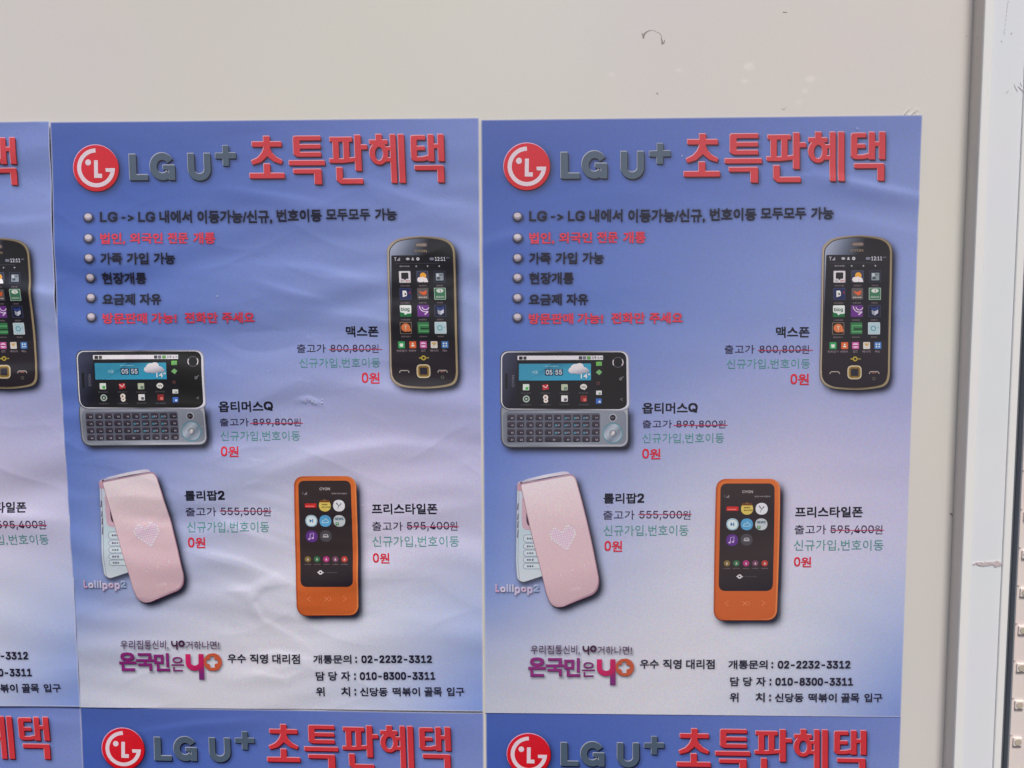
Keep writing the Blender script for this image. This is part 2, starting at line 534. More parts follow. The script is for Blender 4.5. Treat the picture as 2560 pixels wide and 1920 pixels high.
def smear(it, fr_, x0, x1, y, h, c, layer, n=6, seed=1):
    """unreadably small caption under an icon"""
    rs = np.random.RandomState(seed)
    w_ = (x1 - x0) / n
    for i in range(n):
        a = x0 + i * w_ + rs.uniform(0, .2) * w_
        hh = h * rs.uniform(.55, 1)
        poly(it, fr_, [(a, y - hh / 2), (a + w_ * .7, y - hh / 2), (a + w_ * .7, y + hh / 2), (a, y + hh / 2)], c, layer)

# --- bar phone with a gold rim
BODY = spline([(240, 132), (300, 82), (400, 56), (560, 43), (700, 50), (805, 70), (868, 105), (902, 165), (907, 280), (897, 800), (888, 1300),
               (883, 1430), (858, 1500), (800, 1535), (650, 1556), (500, 1558), (350, 1548), (262, 1522), (207, 1468), (194, 1380), (197, 1200), (207, 700), (214, 260), (220, 170)], 4)
PC = np.array([552, 800.])
def inset(pts, dx, dy):
    p = np.array(pts)
    hw, hh = 355., 758.
    return PC + (p - PC) * np.array([1 - dx / hw, 1 - dy / hh])
ph = item('bar_phone_picture')
poly(ph, FD, BODY, grad(FD, (200, 300), (900, 900), (156, 144, 130), (108, 96, 82), (146, 130, 104)), 0, (1.8, 2.0, 1.5, 1.0))
poly(ph, FD, inset(BODY, 9, 9), grad(FD, (200, 800), (900, 800), (172, 160, 148), (96, 84, 72), (154, 140, 114)), 1)
poly(ph, FD, inset(BODY, 21, 18), (62, 52, 46), 2)
face = item('face_plate', ph)
poly(face, FD, inset(BODY, 30, 25), grad(FD, (320, 80), (720, 260), (150, 158, 182), (96, 104, 124), (36, 34, 42), (30, 28, 36)), 3)
poly(face, FD, [(258, 236), (868, 236), (868, 800), (862, 1380), (840, 1480), (780, 1512), (560, 1534), (340, 1526), (262, 1490), (226, 1430), (226, 1200)], (42, 38, 44), 4)
sp = item('speaker_slot', ph)
poly(sp, FD, rrect(502, 110, 628, 152, 18), (86, 78, 84), 4)
poly(sp, FD, rrect(512, 118, 618, 144, 12), (132, 118, 110), 5)
text(item('maker_lettering', ph), FD, 'CYON', (497, 180, 620, 204), (150, 132, 102), .01, 4)
sc_ = item('screen', ph)
poly(sc_, FD, [(268, 234), (866, 234), (862, 800), (856, 1075), (240, 1075), (250, 700)], (33, 31, 39), 5)
poly(sc_, FD, [(300, 312), (745, 312), (745, 316), (300, 316)], (74, 72, 82), 6)
stb = item('status_icons', sc_ and ph)
stroke(stb, FD, [(286, 256), (310, 256)], 5, (196, 194, 204), 6)
stroke(stb, FD, [(298, 256), (298, 288)], 5, (196, 194, 204), 6)
poly(stb, FD, [(312, 288), (345, 252), (345, 288)], (150, 150, 164), 6)
poly(stb, FD, disc(425, 270, 19, 13, 16), (176, 174, 184), 6)
poly(stb, FD, [(462, 284), (470, 256), (480, 256), (488, 284)], (186, 184, 192), 6)
poly(stb, FD, disc(527, 270, 16, 16, 16), (206, 204, 212), 6)
poly(stb, FD, disc(527, 268, 6, 6, 10), (60, 58, 66), 7)
poly(stb, FD, rrect(646, 258, 690, 284, 8), (120, 122, 140), 6)
text(stb, FD, '12:11', (700, 252, 805, 290), (206, 208, 222), .012, 6)
text(stb, FD, 'AM', (812, 254, 846, 268), (150, 150, 166), 0, 6)
smear(stb, FD, 338, 440, 343, 18, (128, 124, 132), 6, 6)
for x in (507, 622, 740):
    poly(stb, FD, disc(x, 343, 8, 8, 10), (170, 168, 176), 6)
def icon(x, y, s=59, base=None, border=None, f=FD, L=6, nm='app_icon', par=None, r=8):
    i = item(nm, ph if par is None else par)
    if border:
        poly(i, f, rrect(x - s, y - s, x + s, y + s, r), border, L)
        poly(i, f, rrect(x - s + 5, y - s + 5, x + s - 5, y + s - 5, r), base, L + 1)
    else:
        poly(i, f, rrect(x - s, y - s, x + s, y + s, r), base, L)
    return i
i = icon(387, 449, base=(212, 208, 214), border=(180, 176, 186)); poly(i, FD, rrect(351, 406, 424, 468, 8), (42, 40, 46), 8); poly(i, FD, [(375, 466), (400, 466), (388, 484)], (42, 40, 46), 8); text(i, FD, 'OZ', (346, 478, 376, 498), (60, 56, 62), .01, 8); text(i, FD, 'store', (396, 478, 436, 496), (190, 90, 96), .01, 8)
i = icon(565, 448, base=(52, 56, 82), border=(86, 90, 112)); poly(i, FD, disc(572, 438, 32, 32, 24), (222, 160, 62), 8)
for cx, cy, rr in ((538, 482, 26), (565, 470, 22), (590, 484, 24), (560, 494, 14), (610, 494, 10)):
    poly(i, FD, disc(cx, min(cy, 503 - rr), rr, rr, 18), (222, 218, 228), 9)
i = icon(737, 448, base=(34, 36, 50), border=(62, 64, 80)); poly(i, FD, rrect(700, 412, 778, 486, 6), (132, 142, 152), 8); poly(i, FD, rrect(708, 418, 730, 448, 2), (190, 196, 204), 9); poly(i, FD, rrect(712, 452, 742, 474, 4), (66, 74, 86), 9); poly(i, FD, rrect(740, 424, 770, 434, 2), (92, 104, 116), 9)
i = icon(386, 618, base=(38, 44, 88), border=(66, 70, 104)); text(i, FD, 'D', (357, 585, 408, 648), (222, 222, 236), .05, 8); poly(i, FD, [(378, 604), (398, 618), (378, 634)], (38, 44, 88), 9); poly(i, FD, disc(430, 604, 8, 12, 10), (150, 50, 64), 8)
i = icon(563, 617, base=(92, 88, 90), border=(70, 68, 74)); poly(i, FD, spline([(525, 588), (560, 600), (600, 585), (596, 620), (572, 632), (545, 616)]), (214, 98, 56), 8); smear(i, FD, 520, 606, 652, 14, (196, 184, 186), 8, 5)
i = icon(736, 618, base=(66, 116, 90), border=(176, 196, 184)); poly(i, FD, disc(736, 588, 36, 20, 22), (206, 214, 206), 8); stroke(i, FD, [(736, 574), (744, 600)], 5, (50, 60, 60), 9); smear(i, FD, 694, 780, 650, 22, (160, 176, 166), 8, 7, 3)
i = icon(382, 787, base=(36, 110, 66), border=(44, 96, 62)); poly(i, FD, rounded([(324, 730), (440, 730), (440, 812), (392, 815), (376, 832), (368, 808), (326, 800)], 10), (216, 222, 222), 8); text(i, FD, 'blog', (336, 752, 422, 796), (54, 84, 70), .02, 9)
i = icon(559, 787, base=(104, 52, 132), border=(96, 60, 124)); stroke(i, FD, arc(585, 735, 62, 185, 290, 14), 9, (214, 196, 226), 8); stroke(i, FD, arc(585, 740, 36, 190, 340, 12), 8, (214, 196, 226), 8); poly(i, FD, [(568, 822), (610, 788), (612, 800), (582, 826)], (214, 196, 226), 9)
i = icon(733, 787, base=(30, 34, 58), border=(70, 74, 100)); poly(i, FD, [(704, 776), (735, 790), (735, 830), (708, 816)], (150, 154, 172), 8); poly(i, FD, [(735, 790), (768, 772), (768, 808), (735, 830)], (190, 192, 206), 8); poly(i, FD, [(694, 748), (735, 760), (768, 742), (776, 764), (736, 784), (700, 770)], (46, 66, 128), 9)
i = icon(377, 957, base=(30, 26, 28), border=(140, 120, 106)); poly(i, FD, disc(376, 953, 46, 42, 26), (206, 116, 74), 8); poly(i, FD, disc(410, 976, 20, 18, 18), (206, 116, 74), 9); text(i, FD, 'T', (362, 934, 390, 974), (238, 196, 168), .03, 10)
i = icon(555, 955, base=(54, 116, 74), border=(52, 86, 66)); stroke(i, FD, [(610, 930), (515, 930), (515, 990), (610, 990)], 8, (112, 176, 124), 8); stroke(i, FD, [(530, 962), (610, 962)], 10, (30, 46, 40), 9)
i = icon(729, 957, base=(170, 192, 202), border=(196, 208, 214)); ring(i, FD, disc(722, 957, 27, 27, 24), disc(722, 957, 18, 18, 24), (84, 150, 160), 8); poly(i, FD, disc(768, 950, 6, 6, 8), (84, 150, 160), 8)
cp = item('icon_captions', ph)
for yy, xs in ((537, (387, 565, 737)), (707, (382, 560, 734)), (875, (380, 552, 730)), (1043, (375, 552, 728))):
    for k, x in enumerate(xs):
        smear(cp, FD, x - 48 + 8 * k, x + 48 - 8 * k, yy, 17, (104, 92, 98), 6, 7, yy + k)
for k, (x, base, c2, cap, w0) in enumerate(((325, (56, 152, 90), (212, 230, 214), '전화걸기', (272, 377)), (440, (206, 96, 56), (238, 214, 196), '전화부', (397, 472)), (547, (196, 88, 158), (232, 190, 218), 'OZ', (524, 566)), (656, (206, 200, 196), (196, 160, 84), '메시지', (615, 694)), (766, (74, 122, 186), (214, 224, 238), '메뉴', (738, 788)))):
    i = icon(x, 1125, 34, base=base, nm='shortcut_icon', r=8)
    if k == 0: poly(i, FD, rounded([(305, 1112), (345, 1112), (340, 1145), (310, 1145)], 8), c2, 7)
    if k == 1: poly(i, FD, disc(440, 1114, 9, 10, 12), c2, 7); poly(i, FD, rrect(424, 1126, 456, 1142, 6), c2, 7)
    if k == 2: poly(i, FD, disc(547, 1125, 28, 24, 20), c2, 7); poly(i, FD, rrect(520, 1119, 574, 1130, 3), (150, 40, 100), 8)
    if k == 3: poly(i, FD, [(628, 1104), (684, 1104), (656, 1132)], c2, 7)
    if k == 4:
        for dx in (-13, 13):
            for dy in (-12, 12): poly(i, FD, disc(x + dx, 1125 + dy, 8, 8, 10), c2, 7)
    text(cp, FD, cap, (w0[0], 1173, w0[1], 1196), (150, 134, 146), .01, 6)
mk = item('gold_ring_mark', ph)
ring(mk, FD, disc(543, 1256, 25, 24), disc(543, 1256, 12, 12), (172, 152, 62), 6)
stroke(mk, FD, [(498, 1256), (520, 1256)], 11, (172, 152, 62), 6); stroke(mk, FD, [(570, 1256), (598, 1256)], 13, (140, 126, 66), 6)
ck = item('centre_key', ph)
poly(ck, FD, rrect(468, 1320, 607, 1456, 42), (196, 184, 160), 6)
poly(ck, FD, rrect(478, 1330, 597, 1446, 34), (168, 140, 84), 7)
poly(ck, FD, rrect(488, 1338, 590, 1436, 20), (120, 96, 50), 8)
poly(ck, FD, rrect(502, 1353, 575, 1422, 8), (44, 44, 56), 9)
for x0 in (295, 683):
    k = item('call_key', ph)
    stroke(k, FD, [(x0, 1404), (x0 + 3, 1390), (x0 + 14, 1381), (x0 + 81, 1381), (x0 + 92, 1390), (x0 + 95, 1404)], 9, (164, 156, 152), 6)
    if x0 > 500:
        stroke(k, FD, [(706, 1394), (752, 1394)], 6, (176, 110, 96), 6); ring(k, FD, disc(728, 1450, 16), disc(728, 1450, 11), (104, 108, 98), 6)

# --- slider phone with keyboard
sl = item('slider_phone_picture')
BOT = rounded([(98, 530), (1146, 540), (1146, 866), (104, 866)], [30, 20, 60, 75])
poly(sl, FE, BOT, (72, 74, 86), 0, (1.8, 2.2, 1.6, 1.0))
poly(sl, FE, [(x * .985 + 9, y * .982 + 9) for x, y in BOT], grad(FE, (300, 560), (700, 860), (136, 140, 152), (122, 128, 140), (166, 168, 180)), 1)
poly(sl, FE, rounded([(120, 565), (1128, 565), (1128, 842), (124, 842)], 50), grad(FE, (120, 600), (1130, 780), (112, 117, 130), (146, 152, 166), (122, 128, 142)), 2)
tp = item('slide_top', sl)
TOP = rounded([(95, 78), (1150, 82), (1157, 545), (1095, 574), (140, 562), (95, 515)], [62, 64, 30, 30, 40, 30])
poly(tp, FE, TOP, grad(FE, (90, 80), (1150, 560), (70, 70, 84), (120, 120, 136), (150, 152, 170)), 3)
poly(tp, FE, [(103 + (x - 95) * .984, 84 + (y - 78) * .974) for x, y in TOP], grad(FE, (90, 300), (1150, 300), (214, 214, 228), (90, 90, 104), (206, 206, 220)), 4)
poly(tp, FE, rounded([(112, 92), (1126, 94), (1132, 528), (1085, 556), (145, 548), (112, 510)], [54, 54, 24, 24, 36, 26]), grad(FE, (112, 200), (420, 300), (64, 68, 90), (34, 34, 46), (20, 20, 27)), 5)
ps = item('speaker_slot', sl)
poly(ps, FE, rrect(137, 262, 157, 388, 8), (28, 28, 34), 6)
text(item('maker_lettering', sl), FE, 'CYON', (192, 278, 212, 372), (112, 112, 126), .01, 6, turn=1)
sc2 = item('screen', sl)
poly(sc2, FE, [(238, 116), (938, 120), (936, 530), (238, 530)], (30, 29, 37), 6)
poly(sc2, FE, [(238, 119), (936, 121), (936, 155), (238, 154)], (214, 210, 218), 7)
for (a, b, c) in ((250, 280, (40, 40, 44)), (286, 312, (70, 66, 66)), (738, 766, (70, 72, 84)), (770, 798, (110, 112, 128)), (804, 836, (96, 150, 84))):
    poly(sc2, FE, rrect(a, 125, b, 151, 6), c, 8)
text(sc2, FE, '오후 6:14', (842, 126, 930, 148), (60, 58, 64), .01, 8)
wg = item('weather_widget', sl)
poly(wg, FE, rrect(248, 184, 838, 321, 6), grad(FE, (520, 184), (560, 321), (38, 106, 140), (60, 144, 176), (54, 150, 188)), 7)
poly(wg, FE, [(252, 186), (520, 186), (330, 318), (252, 318)], grad(FE, (252, 186), (400, 310), (58, 140, 172), (58, 140, 172)), 8)
for x0, x1, s in ((462, 530, '05'), (540, 608, '55')):
    poly(wg, FE, rrect(x0, 228, x1, 280, 6), (36, 54, 76), 9)
    text(wg, FE, s, (x0 + 8, 234, x1 - 7, 274), (196, 206, 220), .02, 10)
text(wg, FE, '서울', (356, 240, 404, 268), (168, 210, 226), .005, 9)
smear(wg, FE, 462, 575, 206, 10, (130, 180, 200), 9, 9)
for cx, cy, rx, ry in ((712, 228, 42, 40), (745, 215, 34, 34), (688, 240, 34, 26), (770, 238, 42, 26), (798, 246, 26, 16), (735, 250, 60, 20)):
    poly(wg, FE, disc(cx, cy, rx, ry, 24), grad(FE, (720, 190), (740, 265), (224, 218, 226), (212, 206, 216), (158, 160, 178)), 9)
text(wg, FE, '14°', (755, 265, 832, 306), (220, 228, 238), .015, 10)
for x, y, c, c2 in ((308, 375, (206, 214, 210), (70, 170, 82)), (466, 375, (186, 52, 58), (230, 214, 218)), (622, 377, (176, 184, 160), (100, 130, 120)), (778, 375, (216, 214, 212), (90, 92, 88)),
                    (310, 470, (168, 184, 176), (36, 38, 40)), (468, 470, (222, 212, 206), (120, 104, 100)), (622, 468, (214, 212, 216), (88, 88, 100)), (780, 470, (136, 48, 50), (200, 110, 104))):
    i = item('app_icon', sl)
    if (x, y) == (778, 375): poly(i, FE, disc(x, y - 2, 28, 22, 20), c, 7); poly(i, FE, [(x - 8, y + 16), (x + 12, y + 14), (x + 10, y + 26)], c, 7); text(i, FE, 'talk', (x - 18, y - 12, x + 18, y + 6), c2, .01, 8)
    elif (x, y) == (466, 375): poly(i, FE, [(x - 26, y - 18), (x + 22, y - 24), (x + 28, y + 16), (x - 20, y + 24)], c, 7); stroke(i, FE, [(x - 20, y - 12), (x + 2, y + 6), (x + 20, y - 16)], 6, c2, 8)
    elif (x, y) == (310, 470): ring(i, FE, disc(x, y, 28), disc(x, y, 18), c, 7); poly(i, FE, disc(x, y, 9), c, 7)
    elif (x, y) == (468, 470): poly(i, FE, disc(x, y - 12, 21), c, 7); poly(i, FE, disc(x + 2, y + 16, 19, 17), c, 7); poly(i, FE, disc(x - 2, y - 12, 8), c2, 8); poly(i, FE, disc(x + 2, y + 14, 6), c2, 8)
    else:
        poly(i, FE, rrect(x - 26, y - 25, x + 26, y + 25, 5), c, 7)
        poly(i, FE, rrect(x - 4, y - 2, x + 20, y + 20, 5), c2, 8)
    smear(i, FE, x - 42, x + 42, y + 48, 12, (74, 72, 78), 7, 7, x)
for x, y, c in ((903, 187, (104, 174, 84)), (903, 257, (118, 168, 110)), (897, 345, (120, 76, 72)), (903, 422, (206, 204, 210)), (902, 490, (64, 104, 184))):
    i = item('shortcut_icon', sl)
    if c[0] == 120: ring(i, FE, rrect(x - 11, y - 11, x + 11, y + 11, 3), rrect(x - 7, y - 7, x + 7, y + 7, 3), c, 7)
    elif y == 257: poly(i, FE, [(x - 26, y), (x, y - 24), (x + 26, y - 4), (x + 4, y + 22)], c, 7)
    else: poly(i, FE, rrect(x - 23, y - 17 if y != 490 else y - 21, x + 23, y + 17 if y != 490 else y + 21, 4), c, 7); poly(i, FE, rrect(x - 2, y - 2, x + 15, y + 12, 2), (206, 214, 222) if y == 490 else (120, 150, 120), 8)
rk = item('ring_key', sl)
ring(rk, FE, disc(1058, 176, 45, 44), disc(1058, 176, 38, 37), (84, 82, 92), 6)
stroke(rk, FE, arc(1058, 176, 41, 150, 215, 12), 8, (206, 196, 206), 7); stroke(rk, FE, arc(1058, 176, 41, 320, 395, 12), 8, (206, 196, 206), 7)
for nm, pts in (('search_mark', [(1078, 318), (1090, 302), (1104, 290)]), ('back_mark', [(1098, 468), (1076, 476), (1096, 486)])):
    k = item(nm, sl); stroke(k, FE, pts, 5, (128, 126, 134), 6)
    if nm == 'search_mark': ring(k, FE, disc(1080, 310, 12), disc(1080, 310, 8), (128, 126, 134), 6)
kb = item('keyboard_panel', sl)
poly(kb, FE, rrect(150, 586, 914, 824, 16), (92, 96, 112), 3)
XS = [187, 263, 340, 416, 492, 567, 645, 722, 798, 877]
n_ = 0
for r_, y in enumerate((619, 678, 738, 796)):
    for c_, x in enumerate(XS):
        if r_ == 3 and c_ == 5: continue
        x0, x1 = x - 34, x + 34
        if r_ == 3 and c_ == 4: x1 = 603
        k = item('key', sl)
        poly(k, FE, rrect(x0, y - 25, x1, y + 25, 14), (104, 106, 118), 4)
        poly(k, FE, rrect(x0 + 3, y - 22, x1 - 3, y + 24, 12), grad(FE, (x, y - 25), (x, y + 24), (70, 64, 76), (46, 42, 52)), 5)
        xm = (x0 + x1) / 2
        smear(k, FE, xm - 2, xm + 20, y + 7, 17, (142, 138, 152), 6, 2, n_)
        if c_ in (5, 6, 7, 8) and not (r_ == 0 and c_ == 5) and r_ < 3:
            poly(k, FE, rrect(x - 24, y + 0, x - 4, y + 18, 5), (80, 128, 150), 6)
        n_ += 1
dl = item('dial', sl)
poly(dl, FE, disc(1017, 751, 82, 82, 48), (60, 140, 158), 3)
poly(dl, FE, disc(1017, 751, 76, 76, 48), grad(FE, (960, 700), (1070, 800), (120, 132, 150), (176, 186, 200), (112, 124, 142), (160, 170, 186)), 4)
poly(dl, FE, disc(1017, 751, 27, 27, 26), (112, 116, 130), 5)
poly(dl, FE, disc(1014, 751, 21, 21, 26), grad(FE, (1000, 740), (1034, 764), (120, 120, 130), (222, 218, 224), (110, 110, 122)), 6)
ok = item('round_key', sl)
poly(ok, FE, disc(1017, 625, 31, 31, 26), (176, 180, 194), 3); poly(ok, FE, disc(1016, 625, 25, 25, 26), (52, 48, 58), 4)
smear(ok, FE, 1002, 1030, 625, 10, (120, 116, 124), 5, 3)

# --- pink flip phone
fl = item('flip_phone_picture')
BACK = rounded([(300, 190), (345, 165), (420, 300), (560, 700), (590, 1132), (440, 1180), (352, 1208), (298, 1172), (284, 1000), (290, 600), (296, 260)], [14, 10, 20, 20, 20, 30, 26, 24, 60, 60, 10])
poly(fl, FF, BACK, (104, 100, 120), 0, (.9, 1.8, 1.4, .85))
poly(fl, FF, [(x + 2, y - 8) for x, y in BACK], grad(FF, (300, 200), (450, 1190), (190, 196, 214), (182, 200, 212), (196, 204, 214)), 1)
stroke(fl, FF, [(316, 270), (312, 600), (306, 1000), (322, 1168)], 6, (148, 150, 176), 2)
hs = item('hinge', fl)
poly(hs, FF, rounded([(322, 178), (400, 142), (600, 96), (770, 66), (826, 70), (840, 98), (600, 130), (345, 190)], 12), grad(FF, (330, 170), (820, 80), (176, 172, 196), (216, 212, 228), (198, 190, 210)), 3)
stroke(hs, FF, [(345, 183), (450, 158), (640, 122), (830, 94)], 5, (120, 104, 128), 4)
poly(hs, FF, rounded([(296, 196), (322, 180), (352, 262), (300, 262)], 8), (188, 148, 166), 3)
poly(hs, FF, rounded([(322, 180), (344, 160), (354, 186), (330, 192)], 6), (110, 76, 96), 4)
inn = item('inner_display', fl)
poly(inn, FF, spline([(352, 330), (400, 430), (450, 560), (450, 650), (400, 664), (356, 640), (346, 560), (346, 420)]), (196, 164, 180), 2)
poly(inn, FF, spline([(400, 452), (392, 520), (398, 590), (418, 618), (452, 608), (440, 540), (420, 480)]), (70, 54, 66), 3)
kp = item('side_keys', fl)
for a, b in ((390, 458), (500, 560), (570, 642), (660, 742)):
    stroke(kp, FF, [(308, a), (302, b)], 10, (96, 72, 92), 3)
for j, (yy, yb) in enumerate(((712, 792), (800, 862), (868, 935), (940, 1000), (1005, 1066))):
    k = item('key', fl)
    o_ = rrect(362 - j, yy, 520 + 12 * j, yb, 30)
    poly(k, FF, o_, (120, 128, 160), 2)
    poly(k, FF, rrect(367 - j, yy + 5, 516 + 12 * j, yb - 5, 27), (196, 208, 216), 3)
    smear(k, FF, 396, 470, (yy + yb) / 2, 22, (96, 92, 120), 4, 3, j)
cv = item('cover', fl)
COV = rounded([(326, 186), (868, 90), (900, 130), (975, 400), (1062, 760), (1120, 1050), (1148, 1200), (1110, 1312), (900, 1392), (745, 1458), (652, 1440), (600, 1330), (548, 1100), (470, 820), (400, 520), (350, 290)],
              [18, 26, 40, 200, 200, 100, 80, 70, 80, 60, 60, 80, 200, 200, 200, 60])
poly(cv, FF, [(x + 5, y + 9) for x, y in COV], (78, 52, 70), 5, (1.9, 2.0, 1.6, 1.0))
poly(cv, FF, [(x + 1, y + 1) for x, y in COV], grad(FF, (400, 800), (1100, 760), (160, 128, 146), (190, 158, 172), (150, 116, 134)), 6)
CC = np.array([735, 775.])
poly(cv, FF, CC + (np.array(COV) - CC) * .975, grad(FF, (500, 130), (760, 1420), (222, 210, 218), (218, 196, 204), (212, 184, 194), (208, 178, 188), (194, 164, 174)), 7)
ht = item('heart_lights', fl)
HEART = ['..##....##..', '.####..####.', '############', '############', '############', '.##########.', '..########..', '...######...', '....####....', '.....##.....']
poly(ht, FF, spline([(632, 690), (660, 655), (720, 650), (765, 665), (800, 625), (860, 610), (895, 650), (900, 720), (850, 810), (810, 880), (740, 830), (670, 780)]), (212, 184, 204), 8)
for r_, row in enumerate(HEART):
    for c_, ch in enumerate(row):
        if ch == '#':
            edge = (r_ in (0,)) or row[c_ - 1:c_] in ('.', '') or row[c_ + 1:c_ + 2] in ('.', '') or r_ + 1 >= len(HEART) or HEART[r_ - 1][c_] == '.' or c_ in (0, 11)
            x = 628 + c_ * 22 + r_ * 6.5
            y = 660 - c_ * 4.2 + r_ * 24
            poly(ht, FF, disc(x, y, 9.5 if edge else 9, None, 8), (240, 226, 240) if edge else (226, 204, 222), 9)
sk = item('sparkles', fl)
for x, y, r_ in ((570, 440, 11), (700, 408, 11), (823, 378, 10), (748, 1126, 12), (872, 1074, 12), (990, 1027, 12), (655, 212, 22), (622, 222, 9), (690, 202, 9)):
    poly(sk, FF, [(x - r_, y), (x - 3, y - 3), (x, y - r_), (x + 3, y - 3), (x + r_, y), (x + 3, y + 3), (x, y + r_), (x - 3, y + 3)], (228, 208, 220), 8)
V, F = text_geo('CYON', .02, 2)
V = (V - V.min(0)) / (V.max(0) - V.min(0))
add(item('maker_lettering', fl), to_mm(np.c_[845 + V[:, 0] * 104, 1297 - V[:, 1] * 32 - V[:, 0] * 26], FF), F, (224, 204, 212), 8)
ml = item('model_lettering')
x_ = 78
for ch, wd, y0, c in (('L', 34, 1222, (196, 150, 186)), ('o', 54, 1248, (196, 190, 214)), ('l', 15, 1222, (112, 146, 200)), ('l', 15, 1226, (150, 168, 210)), ('i', 15, 1226, (196, 196, 218)),
                      ('p', 52, 1250, (190, 178, 210)), ('o', 52, 1250, (188, 160, 190)), ('p', 52, 1250, (184, 172, 206)), ('2', 52, 1228, (122, 150, 190))):
    y1 = 1300 if ch != 'p' else 1334
    bx = (x_, y0, x_ + wd, y1)
    c = (176, 184, 224) if ch == 'l' else c
    for cc, L, o, sh in (((74, 62, 112), 0, (4, 5), (.15, .3, .5, .45)), ((222, 210, 226), 1, (-2, -3), None), (c, 2, (1, 1), None)):
        if ch == 'l':
            poly(ml, FF, rrect(bx[0] + o[0], bx[1] + o[1], bx[2] - 2 + o[0], bx[3] + o[1], 5), cc, L, sh)
        else:
            text(ml, FF, ch, bx, cc, .03, L, sh, off=o)
    x_ += wd + 13

# --- orange touch phone
op = item('orange_phone_picture')
OB = rounded([(205, 140), (836, 140), (832, 700), (804, 1532), (180, 1532), (190, 700)], [95, 100, 300, 95, 95, 300])
poly(op, FG, [(x + 2, y + 6) for x, y in OB], (112, 40, 38), 0, (2.0, 2.3, 1.7, 1.0))
poly(op, FG, OB, grad(FG, (190, 800), (830, 800), (172, 80, 44), (202, 106, 54), (200, 102, 54), (212, 126, 72)), 1)
poly(op, FG, rounded([(222, 156), (820, 156), (816, 700), (788, 1518), (198, 1518), (206, 700)], [80, 84, 280, 80, 80, 280]), grad(FG, (500, 150), (480, 1500), (206, 108, 56), (198, 100, 52), (192, 94, 48)), 2)
os_ = item('screen', op)
poly(os_, FG, rounded([(248, 186), (782, 186), (778, 700), (764, 1244), (230, 1244), (240, 700)], [58, 58, 200, 62, 62, 200]), grad(FG, (400, 190), (600, 1240), (60, 50, 50), (48, 42, 46), (58, 49, 50), (42, 38, 44)), 3)
text(item('maker_lettering', op), FG, 'CYON', (461, 254, 567, 281), (176, 166, 172), .02, 4)
si = item('status_icons', op)
poly(si, FG, [(300, 326), (332, 296), (332, 326)], (130, 126, 134), 4); stroke(si, FG, [(290, 298), (290, 324)], 4, (130, 126, 134), 4)
smear(si, FG, 580, 742, 314, 18, (124, 118, 124), 4, 9, 4)
for x, y, c, k in ((365, 433, (190, 44, 46), 'bar'), (509, 435, (206, 184, 96), 'note'), (653, 435, (214, 214, 222), 'clock'), (365, 587, (206, 220, 230), 'play'), (507, 588, (88, 156, 202), 'cloud'),
                   (650, 588, (188, 194, 200), 'news'), (362, 743, (94, 54, 132), 'tune'), (505, 740, (76, 74, 80), 'car')):
    i = item('app_icon', op)
    if k == 'bar':
        poly(i, FG, rrect(306, 412, 424, 455, 8), c, 4); poly(i, FG, rrect(312, 434, 404, 448, 4), (222, 110, 100), 5); continue
    poly(i, FG, rounded([(x - 60, y - 58), (x + 60, y - 58), (x + 60, y + 58), (x - 60, y + 58)], 58), c, 4)
    if k == 'note': poly(i, FG, rrect(x - 52, y - 56, x + 52, y - 34, 20), (112, 66, 40), 5); smear(i, FG, x - 30, x + 30, y - 12, 16, (96, 84, 40), 5, 5, 3); smear(i, FG, x - 34, x + 56, y + 14, 14, (120, 104, 50), 5, 6, 8)
    if k == 'clock': stroke(i, FG, [(x - 26, y - 30), (x, y + 4), (x + 24, y - 24)], 9, (70, 74, 92), 5); stroke(i, FG, [(x, y), (x - 14, y + 34)], 4, (70, 74, 92), 6)
    if k == 'play': poly(i, FG, [(x - 18, y - 18), (x + 8, y), (x - 18, y + 18)], (52, 104, 160), 5); stroke(i, FG, [(x + 13, y - 18), (x + 13, y + 18)], 9, (52, 104, 160), 5); ring(i, FG, disc(x, y, 57, 55, 36), disc(x, y, 51, 49, 36), (110, 168, 204), 5)
    if k == 'cloud': stroke(i, FG, [(x - 34, y + 18), (x - 26, y - 4), (x - 6, y - 8), (x + 6, y - 24), (x + 22, y - 6), (x + 34, y + 4), (x + 30, y + 18), (x - 34, y + 18)], 6, (186, 214, 232), 5)
    if k == 'news': text(i, FG, 'NEWS', (x - 44, y - 34, x + 42, y - 8), (54, 92, 112), .03, 5); poly(i, FG, rrect(x - 40, y + 14, x - 8, y + 44, 2), (44, 124, 66), 5); poly(i, FG, disc(x - 24, y + 26, 7), (188, 210, 190), 6)
    if k == 'tune': stroke(i, FG, [(x - 18, y + 24), (x - 14, y - 26), (x + 20, y - 32), (x + 16, y + 16)], 7, (196, 170, 216), 5); poly(i, FG, disc(x - 25, y + 25, 12, 9), (196, 170, 216), 5); poly(i, FG, disc(x + 9, y + 17, 12, 9), (196, 170, 216), 5)
    if k == 'car': poly(i, FG, rounded([(x - 22, y - 20), (x + 22, y - 20), (x + 32, y + 14), (x - 32, y + 14)], 10), (172, 170, 176), 5); poly(i, FG, rrect(x - 16, y - 12, x + 16, y - 2, 3), (76, 74, 80), 6)
for x, c in ((312, (128, 108, 64)), (405, (58, 112, 78)), (500, (170, 56, 122)), (592, (112, 70, 96)), (685, (180, 66, 58))):
    i = item('shortcut_icon', op)
    poly(i, FG, disc(x, 972, 32, 30, 24), c, 4)
    poly(i, FG, rounded([(x - 12, 984), (x, 956), (x + 13, 984)], 6), (190, 178, 176), 5)
    smear(i, FG, x - 34, x + 34, 1022, 11, (112, 100, 104), 4, 5, x)
rm = item('ring_mark', op)
